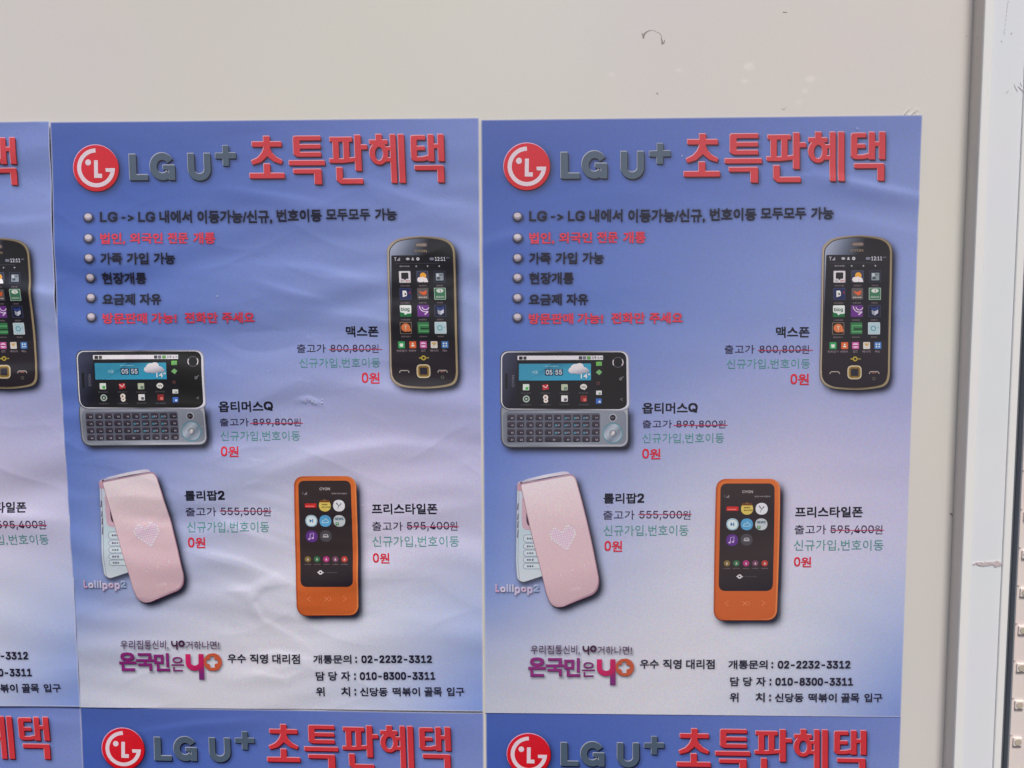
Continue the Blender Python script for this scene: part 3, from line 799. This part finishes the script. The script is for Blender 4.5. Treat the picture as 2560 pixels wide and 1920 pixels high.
ring(rm, FG, disc(437, 1102, 22, 21), disc(437, 1102, 9, 9), (208, 204, 210), 4); stroke(rm, FG, [(406, 1101), (420, 1101)], 9, (208, 204, 210), 4); stroke(rm, FG, [(456, 1103), (472, 1103)], 11, (170, 166, 172), 4)
smear(rm, FG, 485, 605, 1102, 10, (84, 80, 84), 4, 8, 6)
tk = item('touch_marks', op)
for pts in ([(330, 1345), (290, 1367), (328, 1390)], [(655, 1340), (690, 1364), (655, 1390)], [(465, 1345), (515, 1388)], [(515, 1345), (465, 1388)], [(528, 1352), (532, 1388)]):
    stroke(tk, FG, pts, 6, (222, 132, 92), 3)

# --- slogan logo and contacts
PU, PM = (126, 40, 108), (172, 30, 92)
SS = (.35, .75, .55, .65)
s1 = item('slogan_text')
text(s1, FO, '우리집', (150, 168, 470, 290), (82, 42, 84), 0, 0, SS)
text(s1, FO, '통신비,', (492, 168, 832, 296), (82, 42, 84), 0, 0, SS)
stroke(s1, FO, [(882, 178), (882, 215)] + arc(917, 212, 35, 180, 360, 8) + [(954, 178), (954, 300)], 22, (70, 26, 66), 0, SS)
ring(s1, FO, disc(1020, 216, 46, 46), disc(1020, 216, 21, 21), (70, 26, 66), 1, SS)
text(s1, FO, '거하나면!', (1082, 180, 1556, 296), (82, 42, 84), 0, 0, SS)
s2 = item('slogan_logo')
for ch, bx, b in (('온', (115, 335, 360, 600), .036), ('국', (360, 345, 612, 592), .036), ('민', (618, 345, 838, 600), .036), ('은', (862, 400, 1042, 600), .004)):
    text(s2, FO, ch, bx, (58, 18, 58), b, 0, SS, (4, 5), 4)
    text(s2, FO, ch, bx, (134, 42, 118), b, 1, None, (0, 0), 3)
YS = [(1106, 362), (1106, 450)] + arc(1198, 480, 92, 180, 360, 16, 78) + [(1292, 450), (1292, 362)]
stroke(s2, FO, YS, 72, grad(FO, (1080, 400), (1320, 560), (196, 40, 100), (170, 24, 84)), 2, SS)
stroke(s2, FO, [(1292, 400), (1292, 718)], 76, grad(FO, (1292, 480), (1292, 640), (172, 26, 86), (118, 44, 112)), 1, SS)
plus = [(1420, 395), (1478, 395), (1480, 440), (1528, 445), (1530, 492), (1480, 500), (1486, 552), (1420, 552), (1412, 500), (1365, 495), (1368, 440), (1418, 438)]
pl = rounded(plus, 10, 3)
cx, cy = 1458, 474
ang = [math.atan2(y - cy, x - cx) for x, y in pl]
ring(s2, FO, [(cx + 129 * math.cos(a), cy + 124 * math.sin(a)) for a in ang], pl, (184, 84, 58), 3, SS)
F_ = FH
BKT = (36, 34, 52)
sn = item('shop_line')
for wd, bx in (('우수', (712, 170, 815, 218)), ('직영', (840, 168, 942, 220)), ('대리점', (968, 168, 1125, 220))):
    text(sn, FH, wd, bx, BKT, .026, 0, (.1, .2, .5, .3), fat=.5)
for words in ([('개통문의', 1202, 172, 1418, 220), (':', 1440, 182, 1449, 216), ('02-2232-3312', 1475, 175, 1875, 218)],
              [('담', 1212, 265, 1262, 315), ('당', 1284, 265, 1334, 315), ('자', 1356, 265, 1408, 315), (':', 1430, 275, 1439, 311), ('010-8300-3311', 1462, 269, 1890, 312)],
              [('위', 1210, 352, 1258, 403), ('치', 1353, 352, 1403, 403), (':', 1428, 362, 1437, 398), ('신당동', 1460, 355, 1617, 403), ('떡볶이', 1645, 355, 1800, 403), ('골목', 1825, 355, 1925, 405), ('입구', 1953, 355, 2052, 403)]):
    t = item('contact_line')
    for wd, *bx in words:
        text(t, FH, wd, bx, BKT, .028 if ord(wd[0]) > 200 else .034, 0, (.1, .2, .5, .3), fat=.3)

# ------------------------------------------------------------------ printed ground of the sheet
NU, NV = 301, 425
GU, GV = np.meshgrid(np.linspace(0, SW, NU), np.linspace(0, SH, NV))
CTRL = [  # (u, v, rgb) of the printed sky-like blend, reflected haze painted into its lavender middle
    (0.00, 0.00, (68, 94, 172)), (0.25, 0.00, (76, 100, 178)), (0.50, 0.00, (86, 108, 184)), (0.75, 0.00, (98, 118, 190)), (1.00, 0.00, (110, 128, 194)),
    (0.00, 0.10, (58, 88, 172)), (0.25, 0.10, (64, 94, 176)), (0.50, 0.10, (80, 106, 184)), (0.75, 0.10, (98, 120, 192)), (1.00, 0.10, (118, 136, 198)),
    (0.00, 0.20, (66, 98, 182)), (0.25, 0.20, (84, 112, 192)), (0.50, 0.20, (104, 126, 196)), (0.75, 0.20, (120, 138, 202)), (1.00, 0.20, (130, 146, 206)),
    (0.00, 0.33, (72, 104, 186)), (0.25, 0.33, (90, 118, 194)), (0.50, 0.33, (114, 134, 200)), (0.75, 0.33, (130, 148, 206)), (1.00, 0.33, (140, 156, 208)),
    (0.00, 0.46, (74, 106, 190)), (0.25, 0.46, (108, 128, 194)), (0.50, 0.46, (142, 154, 206)), (0.75, 0.46, (162, 166, 210)), (1.00, 0.46, (158, 162, 210)),
    (0.00, 0.58, (86, 116, 194)), (0.25, 0.58, (138, 150, 202)), (0.50, 0.58, (174, 178, 210)), (0.75, 0.58, (188, 182, 212)), (1.00, 0.58, (178, 176, 212)),
    (0.00, 0.70, (94, 122, 194)), (0.25, 0.70, (154, 164, 204)), (0.50, 0.70, (190, 190, 212)), (0.75, 0.70, (196, 190, 214)), (1.00, 0.70, (182, 182, 214)),
    (0.00, 0.80, (108, 134, 198)), (0.25, 0.80, (170, 176, 206)), (0.50, 0.80, (196, 196, 212)), (0.75, 0.80, (190, 194, 214)), (1.00, 0.80, (162, 174, 212)),
    (0.00, 0.90, (160, 168, 198)), (0.25, 0.90, (190, 190, 206)), (0.50, 0.90, (200, 198, 210)), (0.75, 0.90, (188, 192, 212)), (1.00, 0.90, (134, 154, 208)),
    (0.00, 1.00, (176, 180, 198)), (0.25, 1.00, (194, 194, 206)), (0.50, 1.00, (196, 196, 210)), (0.75, 1.00, (168, 178, 208)), (1.00, 1.00, (100, 128, 198)),
]
vals = np.array([lin(c[2]) for c in CTRL]).reshape(10, 5, 3)
vrows = np.array([c[1] for c in CTRL]).reshape(10, 5)[:, 0]
tt = np.linspace(0, 1, NV)
rows = np.stack([np.stack([np.interp(tt, vrows, vals[:, k, ch]) for ch in range(3)], -1) for k in range(5)], 1)
uu = np.linspace(0, 1, NU)
BGC = np.stack([np.stack([np.interp(uu, np.linspace(0, 1, 5), rows[j, :, ch]) for ch in range(3)], -1) for j in range(NV)])
def blur(a, s):
    r = int(3 * s) + 1
    k = np.exp(-np.arange(-r, r + 1) ** 2 / (2 * s * s))
    k /= k.sum()
    for ax in (0, 1):
        pad = [(0, 0)] * a.ndim
        pad[ax] = (r, r)
        b = np.pad(a, pad, mode='edge')
        o = np.zeros_like(a)
        n = a.shape[ax]
        for i, kv in enumerate(k):
            o += kv * np.take(b, range(i, i + n), axis=ax)
        a = o
    return a
BGC = blur(BGC, 13)
BGC = BGC * .90 + BGC.mean(-1, keepdims=True) * .10
BGC *= 1 + .09 * np.clip((GV / SH - .45) / .3, 0, 1)[..., None]
# the printed drop shadows of the artwork
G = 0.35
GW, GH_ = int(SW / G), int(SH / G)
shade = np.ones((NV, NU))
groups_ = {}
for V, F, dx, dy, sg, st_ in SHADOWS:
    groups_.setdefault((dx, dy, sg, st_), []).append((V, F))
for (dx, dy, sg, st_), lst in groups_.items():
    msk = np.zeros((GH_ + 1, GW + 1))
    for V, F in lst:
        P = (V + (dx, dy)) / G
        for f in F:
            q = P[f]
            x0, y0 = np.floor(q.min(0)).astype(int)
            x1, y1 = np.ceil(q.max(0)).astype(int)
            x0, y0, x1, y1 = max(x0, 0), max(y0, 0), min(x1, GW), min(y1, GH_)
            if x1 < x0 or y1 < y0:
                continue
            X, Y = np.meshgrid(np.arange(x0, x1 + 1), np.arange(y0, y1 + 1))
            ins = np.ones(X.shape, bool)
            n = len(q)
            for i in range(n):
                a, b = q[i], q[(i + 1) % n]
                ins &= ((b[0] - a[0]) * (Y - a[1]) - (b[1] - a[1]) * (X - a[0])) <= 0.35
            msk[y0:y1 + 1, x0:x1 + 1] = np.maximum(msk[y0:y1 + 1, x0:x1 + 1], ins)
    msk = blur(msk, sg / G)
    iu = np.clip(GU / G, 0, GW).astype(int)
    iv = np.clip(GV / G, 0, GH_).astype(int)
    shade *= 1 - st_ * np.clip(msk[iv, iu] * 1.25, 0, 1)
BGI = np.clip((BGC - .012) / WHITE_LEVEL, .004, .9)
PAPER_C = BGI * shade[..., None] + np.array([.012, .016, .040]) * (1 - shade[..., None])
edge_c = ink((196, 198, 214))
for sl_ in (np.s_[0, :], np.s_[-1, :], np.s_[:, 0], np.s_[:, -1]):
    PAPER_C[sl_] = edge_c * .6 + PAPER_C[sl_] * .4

# ------------------------------------------------------------------ flat prototype meshes
def new_mesh(name, V3, F, C):
    me = bpy.data.meshes.new(name)
    ln = np.array([len(f) for f in F], np.int32)
    me.vertices.add(len(V3))
    me.vertices.foreach_set('co', np.asarray(V3, np.float32).ravel())
    me.loops.add(int(ln.sum()))
    me.loops.foreach_set('vertex_index', np.concatenate([np.asarray(f, np.int32) for f in F]) if isinstance(F, list) else F.ravel().astype(np.int32))
    me.polygons.add(len(ln))
    me.polygons.foreach_set('loop_start', np.r_[0, np.cumsum(ln)[:-1]].astype(np.int32))
    me.update(calc_edges=True)
    me.polygons.foreach_set('use_smooth', np.ones(len(ln), bool))
    a = me.color_attributes.new('Col', 'FLOAT_COLOR', 'POINT')
    a.data.foreach_set('color', np.c_[C, np.ones(len(C))].astype(np.float32).ravel())
    me.materials.append(M_PRINT)
    return me
idx = np.arange(NU * NV).reshape(NV, NU)
QUADS = np.stack([idx[:-1, :-1], idx[:-1, 1:], idx[1:, 1:], idx[1:, :-1]], -1).reshape(-1, 4)
PROTO = []
for d in ART:
    V = np.concatenate(d['V'])
    L = np.concatenate(d['L'])
    C = np.concatenate(d['C'])
    PROTO.append((d, V, L, new_mesh(d['name'], np.c_[V[:, 0], -L, -V[:, 1]] * MM, d['F'], C)))
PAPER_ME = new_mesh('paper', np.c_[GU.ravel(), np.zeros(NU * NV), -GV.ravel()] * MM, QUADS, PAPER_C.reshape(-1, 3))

# ------------------------------------------------------------------ the waves of each sheet
def waves(seed, amp, n=14, ly=(16, 55), lx=(90, 400)):
    rs = np.random.RandomState(seed)
    W_ = [(1 / rs.uniform(*lx) * rs.choice((-1, 1)), 1 / rs.uniform(*ly), rs.uniform(0, 6.28), rs.uniform(.4, 1)) for _ in range(n)]
    def f(u, v):
        z = np.zeros_like(u)
        uw = u + 9 * np.sin(v / 31. + seed)
        vw = v + 6 * np.sin(u / 37. + seed * 2) + 3 * np.sin(u / 17. + v / 23.)
        for kx, ky, p, a in W_:
            z += a / (ky * 40) * np.sin(2 * math.pi * (kx * uw + ky * vw) + p)
        return z * amp / math.sqrt(n)
    return f
def ridge(u, v, pts, wd, h):
    """soft crease along a polyline: narrow on one flank, wide on the other"""
    best = np.full(u.shape, 1e9)
    sgn = np.ones_like(u)
    tpar = np.zeros_like(u)
    n = len(pts) - 1
    for i in range(n):
        a, b = np.array(pts[i], float), np.array(pts[i + 1], float)
        d = b - a
        L2 = d @ d
        t = ((u - a[0]) * d[0] + (v - a[1]) * d[1]) / L2
        tc_ = np.clip(t, 0, 1)
        dx, dy = u - a[0] - tc_ * d[0], v - a[1] - tc_ * d[1]
        dd = np.hypot(dx, dy)
        m_ = dd < best
        best = np.where(m_, dd, best)
        sgn = np.where(m_, np.sign(d[0] * dy - d[1] * dx), sgn)
        tpar = np.where(m_, (i + tc_) / n, tpar)
    ww = np.where(sgn > 0, wd * 1.6, wd * .75)
    return h * np.exp(-(best / ww) ** 2) * np.sin(np.clip(tpar * .8 + .1, 0, 1) * math.pi)
def gauss(u, v, cu, cv_, su, sv, h):
    return h * np.exp(-((u - cu) / su) ** 2 - ((v - cv_) / sv) ** 2)
wv_l, wv_m, wv_r = waves(3, .62), waves(11, .34), waves(5, .09)
wv_bl, wv_bm, wv_br = waves(8, .15), waves(21, .15), waves(31, .09)
fine = waves(41, .10, 12, (6, 14), (30, 90))
def creases(seed, n=7):
    """families of thin, broken folds"""
    rs = np.random.RandomState(seed)
    K = [(rs.uniform(-.022, .016), 1 / rs.uniform(22, 48), rs.uniform(0, 6.28), rs.uniform(0, 6.28), rs.uniform(30, 70)) for _ in range(n)]
    def f(u, v):
        z = np.zeros_like(u)
        for i, (kx, ky, p, q, e) in enumerate(K):
            uw = u + 8 * np.sin(v / 19. + i * 1.7) + 3 * np.sin(v / 7. + u / 15. + i)
            vw = v + 5 * np.sin(u / 23. + i * 2.3) + 2 * np.sin(u / 9. - v / 21. + q)
            r = 1 - np.abs(np.sin(math.pi * (kx * uw + ky * vw) + p))
            env = np.clip(np.sin(u / e * 2 + q) * np.sin(v / e * 2.4 + p) - .15, 0, 1)
            z += env * r ** 3
        return z
    return f
cr_m, cr_l, cr_r = creases(17, 5), creases(29, 4), creases(53, 4)
def z_left(u, v):
    z = .6 + wv_l(u, v) + .22 * cr_l(u, v) + gauss(u, v, 215, 80, 50, 55, 3.2) + gauss(u, v, 190, 150, 90, 30, 1.2)
    z += ridge(u, v, [(150, 78), (185, 80), (214, 86)], 4, 1.0) + ridge(u, v, [(140, 118), (180, 124), (212, 122)], 5, .7)
    z += ridge(u, v, [(150, 46), (190, 50), (212, 48)], 4, .5) + ridge(u, v, [(160, 196), (212, 200)], 6, .7)
    return z
def z_mid(u, v):
    body = np.clip((v - 20) / 40, 0, 1)
    z = .5 + .20 * cr_m(u, v) * (.25 + .75 * body) + 1.6 * wv_m(u, v) * (.35 + .65 * body) + 2.0 * fine(u, v) * (.3 + .9 * np.exp(-((u - 105) / 60) ** 2 - ((v - 215) / 45) ** 2))
    z += gauss(u, v, -5, 95, 55, 75, 3.4) + gauss(u, v, 0, 190, 40, 40, .8)
    for pts, wd, h in (([(84, 33), (105, 36), (134, 41)], 2.6, .38), ([(99, 78), (118, 84), (134, 88)], 2.4, .35), ([(95, 70), (130, 73), (165, 82)], 4, .55),
                       ([(115, 92), (150, 96), (188, 104)], 4, .5), ([(100, 176), (128, 165), (165, 160), (206, 163)], 5, .95), ([(20, 165), (50, 160), (90, 166)], 5, .8),
                       ([(72, 196), (90, 205), (112, 212)], 3, .5), ([(62, 214), (88, 220), (114, 232)], 3, .55), ([(78, 236), (92, 234), (108, 226)], 3, .45),
                       ([(112, 230), (98, 232), (92, 240), (97, 250), (118, 262)], 2.2, .42), ([(86, 270), (105, 268), (124, 272)], 2.4, .4), ([(90, 278), (108, 281), (120, 276)], 2.2, .35),
                       ([(150, 30), (185, 42), (208, 44)], 4, .55), ([(0, 120), (40, 116), (80, 122)], 5, .5), ([(0, 146), (60, 140), (110, 146)], 5, .6), ([(130, 128), (170, 134), (208, 130)], 5, .6),
                       ([(118, 137), (124, 136), (131, 139)], 1.2, .45), ([(150, 200), (208, 190)], 6, .6), ([(26, 200), (60, 204)], 4, .5)):
        z += ridge(u, v, pts, wd * 1.1, h * .78)
    return z
def z_right(u, v):
    z = .35 + wv_r(u, v) + .05 * cr_r(u, v) + ridge(u, v, [(160, 28), (188, 34), (216, 40)], 3.4, .60) + ridge(u, v, [(160, 46), (190, 52), (214, 58)], 5, .25)
    z += ridge(u, v, [(-6, 62), (14, 56), (30, 62)], 4, .28) + ridge(u, v, [(20, 42), (70, 36), (110, 42)], 6, .15)
    return z + gauss(u, v, 200, 0, 40, 9, .25)
def z_bl(u, v): return .3 + wv_bl(u, v) + ridge(u, v, [(160, 8), (212, 12)], 4, .3)
def z_bm(u, v): return .3 + wv_bm(u, v) + ridge(u, v, [(30, 14), (60, 9), (95, 6)], 3, .35) + gauss(u, v, 20, 0, 60, 8, .3)
def z_br(u, v): return .3 + wv_br(u, v)

def poster(zf, x0, y0, ang, lift, label, parts, uoff=None, tone='unhazed', scuffs=None):
    root = empty('poster', (x0 * MM, -lift * MM, y0 * MM))
    root.rotation_euler = (0, math.radians(-ang), 0)
    tag(root, label, 'poster', 'blue phone shop posters on the board')
    def place(V, L, me, first=[0]):
        u, v = V[:, 0], V[:, 1]
        z = np.maximum(zf(u, v), .12) + np.where(L >= 0, .13 + .034 * np.maximum(L, 0), 0)
        du = uoff(u, v) if uoff else 0
        me.vertices.foreach_set('co', (np.c_[u + du, -z, -v] * MM).astype(np.float32).ravel())
        me.update()
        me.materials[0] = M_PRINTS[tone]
    me = PAPER_ME.copy()
    place(np.c_[GU.ravel(), GV.ravel()], np.full(NU * NV, -1.), me)
    link_mesh('paper', me, root)
    objs = {}
    for k, (d, V, L, pm) in enumerate(PROTO):
        if not parts(V):
            continue
        me = pm.copy()
        place(V, L, me)
        par = root if d['parent'] is None else objs.get(d['parent'])
        if par is None:
            continue
        objs[k] = link_mesh(d['name'], me, par)
    rs_ = np.random.RandomState(5)
    for name, spots in (scuffs or {}).items():
        V, F = [], []
        for u0, v0, r in spots:
            n0 = len(V)
            V += [(u0 + r * rs_.uniform(.5, 1.1) * 1.5 * math.cos(a), v0 + r * rs_.uniform(.5, 1.1) * math.sin(a)) for a in np.linspace(0, 2 * math.pi, 9)[:-1]]
            F.append(list(range(n0 + 7, n0 - 1, -1)))
        V = np.array(V)
        me = new_mesh(name, np.c_[V, V[:, 0]], F, np.tile(ink((200, 202, 220)), (len(V), 1)))
        place(V, np.full(len(V), 12.), me)
        link_mesh(name, me, root)
    return root
rq = np.random.RandomState(9)
ALL = lambda V: True
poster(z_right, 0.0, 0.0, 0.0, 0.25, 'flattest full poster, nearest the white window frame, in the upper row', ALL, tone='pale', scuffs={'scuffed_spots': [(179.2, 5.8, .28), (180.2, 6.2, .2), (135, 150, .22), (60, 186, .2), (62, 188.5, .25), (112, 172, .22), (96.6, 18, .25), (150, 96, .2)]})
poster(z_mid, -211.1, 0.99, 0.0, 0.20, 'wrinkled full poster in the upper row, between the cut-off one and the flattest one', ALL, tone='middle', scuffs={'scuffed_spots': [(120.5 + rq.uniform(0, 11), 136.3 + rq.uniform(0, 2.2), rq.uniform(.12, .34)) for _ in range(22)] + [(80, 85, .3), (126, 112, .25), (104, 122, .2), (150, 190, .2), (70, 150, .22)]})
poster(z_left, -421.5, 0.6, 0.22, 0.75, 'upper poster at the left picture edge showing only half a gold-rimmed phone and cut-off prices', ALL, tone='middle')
poster(z_br, 0.2, -296.6, 0.0, 0.05, 'lower poster below the flattest one, only its logo and headline in view', ALL)
poster(z_bm, -210.9, -296.0, -0.35, 0.10, 'lower poster below the wrinkled full one, only its logo and headline in view', ALL)
poster(z_bl, -420.8, -293.9, -0.05, 0.10, 'lower poster at the bottom left corner showing only the end of its red headline', ALL)

# ------------------------------------------------------------------ tape, grime, marks
RM = np.array(R_CAM)
CP = np.array([0.0281816, -0.0895678, 0.4375429])
def board_pt(x, y, d=0.0):
    """reading of the digitised view -> point of the board plane (x, z) in metres, d in front of it"""
    v = RM @ np.array([(x - 1280) / 2217., -(y - 960) / 2217., -1.0])
    q = CP + v * (d - CP[2]) / v[2]
    return q[0], q[1]
def flat_mesh(name, polys, d, mat, parent=None, thick=0.00006):
    """thin raised patches on a face d metres in front of the board"""
    bm = bmesh.new()
    cx = np.mean([p for q in polys for p in q], axis=0)
    for k, q in enumerate(polys):
        top = [bm.verts.new((p[0] - cx[0], -thick - k * 2.5e-6, p[1] - cx[1])) for p in q]
        bot = [bm.verts.new((p[0] - cx[0], 0.00001, p[1] - cx[1])) for p in q]
        n = len(q)
        bm.faces.new(top)
        bm.faces.new(bot[::-1])
        for i in range(n):
            bm.faces.new([top[i], bot[i], bot[(i + 1) % n], top[(i + 1) % n]])
    bmesh.ops.recalc_face_normals(bm, faces=bm.faces)
    me = bpy.data.meshes.new(name)
    bm.to_mesh(me)
    bm.free()
    o = link_mesh(name, me, parent, mat)
    if parent is None:
        o.location = (cx[0], -d, cx[1])
    else:
        o.location = (cx[0] - parent.location.x, -d - parent.location.y, cx[1] - parent.location.z)
    return o
rs = np.random.RandomState(7)
def streak(pts, w0, w1, d):
    """tapered line as one polygon"""
    P = np.array([board_pt(x, y, d) for x, y in pts])
    t = np.gradient(P, axis=0)
    t /= np.linalg.norm(t, axis=1)[:, None] + 1e-12
    nn = np.c_[-t[:, 1], t[:, 0]]
    k = np.linspace(0, 1, len(P))
    ww = (w0 + (w1 - w0) * k)[:, None] * MM / 2 * rs.uniform(.7, 1.3, (len(P), 1))
    return [tuple(p) for p in (P + nn * ww)] + [tuple(p) for p in (P - nn * ww)[::-1]]
def fleck(x, y, r, d, n=9, sx=1, sy=1):
    cx, cz = board_pt(x, y, d)
    out = []
    for i in range(n):
        a = -2 * math.pi * i / n
        q = r * MM * rs.uniform(.55, 1.15)
        out.append((cx + q * sx * math.cos(a), cz + q * sy * math.sin(a)))
    return out
def mark(name, polys, d, mat, label, cat):
    return tag(flat_mesh(name, polys, d, mat), label, cat)
S8 = lambda x, y: (1400 + x * .52441, y * .52441)
S7 = lambda x, y: (2250 + x * .38557, 1280 + y * .38557)
S5 = lambda x, y: (2250 + x * .38557, y * .38557)
mark('cobweb_scrap', [streak([S8(390, 158), S8(395, 165), S8(399, 183)], .35, .9, 0), streak([S8(399, 170), S8(404, 160), S8(416, 150), S8(432, 144)], .8, .3, 0),
                      streak([S8(432, 144), S8(450, 146), S8(464, 156)], .12, .10, 0), streak([S8(466, 152), S8(478, 163), S8(486, 178)], .15, .22, 0),
                      streak([S8(482, 180), S8(487, 196), S8(489, 210)], .5, 1.0, 0), streak([S8(489, 210), S8(497, 202), S8(499, 190)], .6, .3, 0),
                      fleck(*S8(398, 176), .45, 0), fleck(*S8(488, 208), .5, 0)], 0, M_GRIME, 'curved dark cobweb scrap high on the bare board above the right poster', 'cobweb')
mark('dirt_speck', [streak([S8(1063, 57), S8(1073, 59), S8(1083, 58)], .5, .3, 0)], 0, M_GRIME, 'tiny dark dash highest on the bare board near the top edge', 'dirt speck')
mark('dirt_speck', [streak([S8(459, 443), S8(464, 445), S8(467, 451)], .5, .35, 0)], 0, M_GRIME, 'small dark fleck on the board below the curved cobweb scrap', 'dirt speck')
mark('dirt_speck', [streak([S8(1057, 514), S8(1066, 524)], .35, .6, 0), streak([S8(1080, 508), S8(1067, 524)], .15, .5, 0)], 0, M_SMUDGE,
     'faint V shaped speck on the board just over the right poster top edge', 'dirt speck')
mark('dirt_speck', [fleck(*S7(366, 30), .75, .0052), fleck(*S7(372, 42), .4, .0052), fleck(*S7(356, 26), .35, .0052)], .0, M_GRIME, 'dark round crumb at the foot of the window frame side, halfway down', 'dirt speck')
mark('dirt_speck', [streak([S5(493, 252), S5(500, 246), S5(508, 244)], .35, .2, 0.006)], 0.006, M_SMUDGE, 'upper brown fleck on the inner side of the window frame near the top edge', 'dirt speck')
mark('dirt_speck', [streak([S5(499, 378), S5(506, 373), S5(512, 371)], .45, .25, 0.006)], 0.006, M_GRIME, 'lower dark fleck on the inner side of the window frame above the poster corner', 'dirt speck')
mark('dirt_speck', [streak([S5(422, 237), S5(430, 235), S5(439, 233)], .3, .2, 0)], 0, M_SMUDGE, 'faint fleck on the bare board just left of the frame near the top', 'dirt speck')
DF = .0115
fl_ = []
for k in range(60):
    x, y = rs.uniform(508, 662), 336 + rs.normal() * 6
    fl_.append(fleck(*S7(x, y), rs.uniform(.3, .75), DF + 0, 9, 1.6, .75))
fl_ += [streak([S7(x, 336 + rs.normal() * 8) for x in np.linspace(a, a + rs.uniform(40, 90), 6)], .5, .7, DF) for a in (476, 560)]
mark('adhesive_smear', fl_, DF, M_STAIN, 'brownish sticky smear across the face of the window frame low down', 'smear')
fl_ = [streak([S5(704 - i * 3 - rs.uniform(0, 4), y), S5(702 - i * 3, y + 8), S5(700 - i * 3 - rs.uniform(0, 3), y + 16)], .18, .28, DF) for i, y in enumerate((4, 22, 44, 66, 92, 118, 150, 180, 205))]
fl_ += [fleck(*S5(660, 266), .3, DF), fleck(*S5(722, 214), .35, DF)]
mark('scuff_mark', fl_, DF, M_FAINT, 'broken grey scuff line down the window frame at the top edge', 'scuff')
fl_ = [streak([S5(690, 602), S5(698, 592), S5(706, 585)], .3, .15, DF), streak([S5(740, 545), S5(748, 566), S5(762, 590)], .15, .3, DF), streak([S5(766, 560), S5(782, 575), S5(800, 592)], .2, .3, DF), streak([S5(780, 535), S5(790, 560)], .2, .15, DF)]
mark('scuff_mark', fl_, DF, M_FAINT, 'faint grey scratches on the window frame near the right picture edge', 'scuff')
tp_ = empty('clear_tape', (*board_pt(2265, 280)[:1], -.0016, board_pt(2265, 280)[1]))
tag(tp_, 'piece of clear creased tape over the top right corner of the flattest poster', 'tape')
flat_mesh('tape_film', [[board_pt(*q) for q in ((2232, 291), (2262, 262), (2297, 270), (2297, 291))]], .0003, M_CLEAR, tp_)
flat_mesh('crease', [streak([(2254, 290), (2259, 286), (2265, 279), (2274, 268)], .7, .12, 0)], .0005, M_CREASE, tp_)
flat_mesh('crease', [streak([(2271, 290), (2277, 285), (2286, 277), (2296, 271)], .8, .12, 0)], .0005, M_CREASE, tp_)

# ------------------------------------------------------------------ lamps across the street, seen mirrored in the shiny board
def mirror_pt(x, y, dist):
    v = RM @ np.array([(x - 1280) / 2217., -(y - 960) / 2217., -1.0])
    t = -CP[2] / v[2]
    hit = CP + v * t
    v2 = v * np.array([1, 1, -1]) / np.linalg.norm(v)
    q = hit + v2 * dist
    return Vector((q[0], -q[2], q[1]))
M_BULB = bpy.data.materials.new('lit_bulb')
M_BULB.use_nodes = True
b_ = M_BULB.node_tree.nodes['Principled BSDF']
b_.inputs['Emission Color'].default_value = (1, .97, .9, 1)
b_.inputs['Emission Strength'].default_value = 2.5
for x, y, s, lb in ((245, 353, .7, 'leftmost white light spot mirrored in the bare board above the right poster'),
                    (572, 333, .75, 'second white light spot from the left mirrored in the bare board'),
                    (900, 316, 1.15, 'brightest and highest white light spot mirrored in the bare board'),
                    (880, 388, .7, 'small light spot mirrored just below the brightest one on the board'),
                    (1195, 375, 1.0, 'rightmost broad soft light spot mirrored in the bare board'),
                    (1168, 435, .6, 'faint light spot mirrored just below the rightmost broad one'),
                    (1140, 487, .6, 'lowest faint light spot mirrored close over the right poster edge')):
    p = mirror_pt(*S8(x, y), 3.2)
    bm = bmesh.new()
    bmesh.ops.create_uvsphere(bm, u_segments=16, v_segments=8, radius=.018 * s)
    for v in bm.verts:
        v.co.z *= .55
    me = bpy.data.meshes.new('shop_lamp')
    bm.to_mesh(me)
    bm.free()
    o = link_mesh('shop_lamp', me, None, M_BULB)
    o.location = p
    tag(o, lb, 'lamp', 'small lamps mirrored in the board')
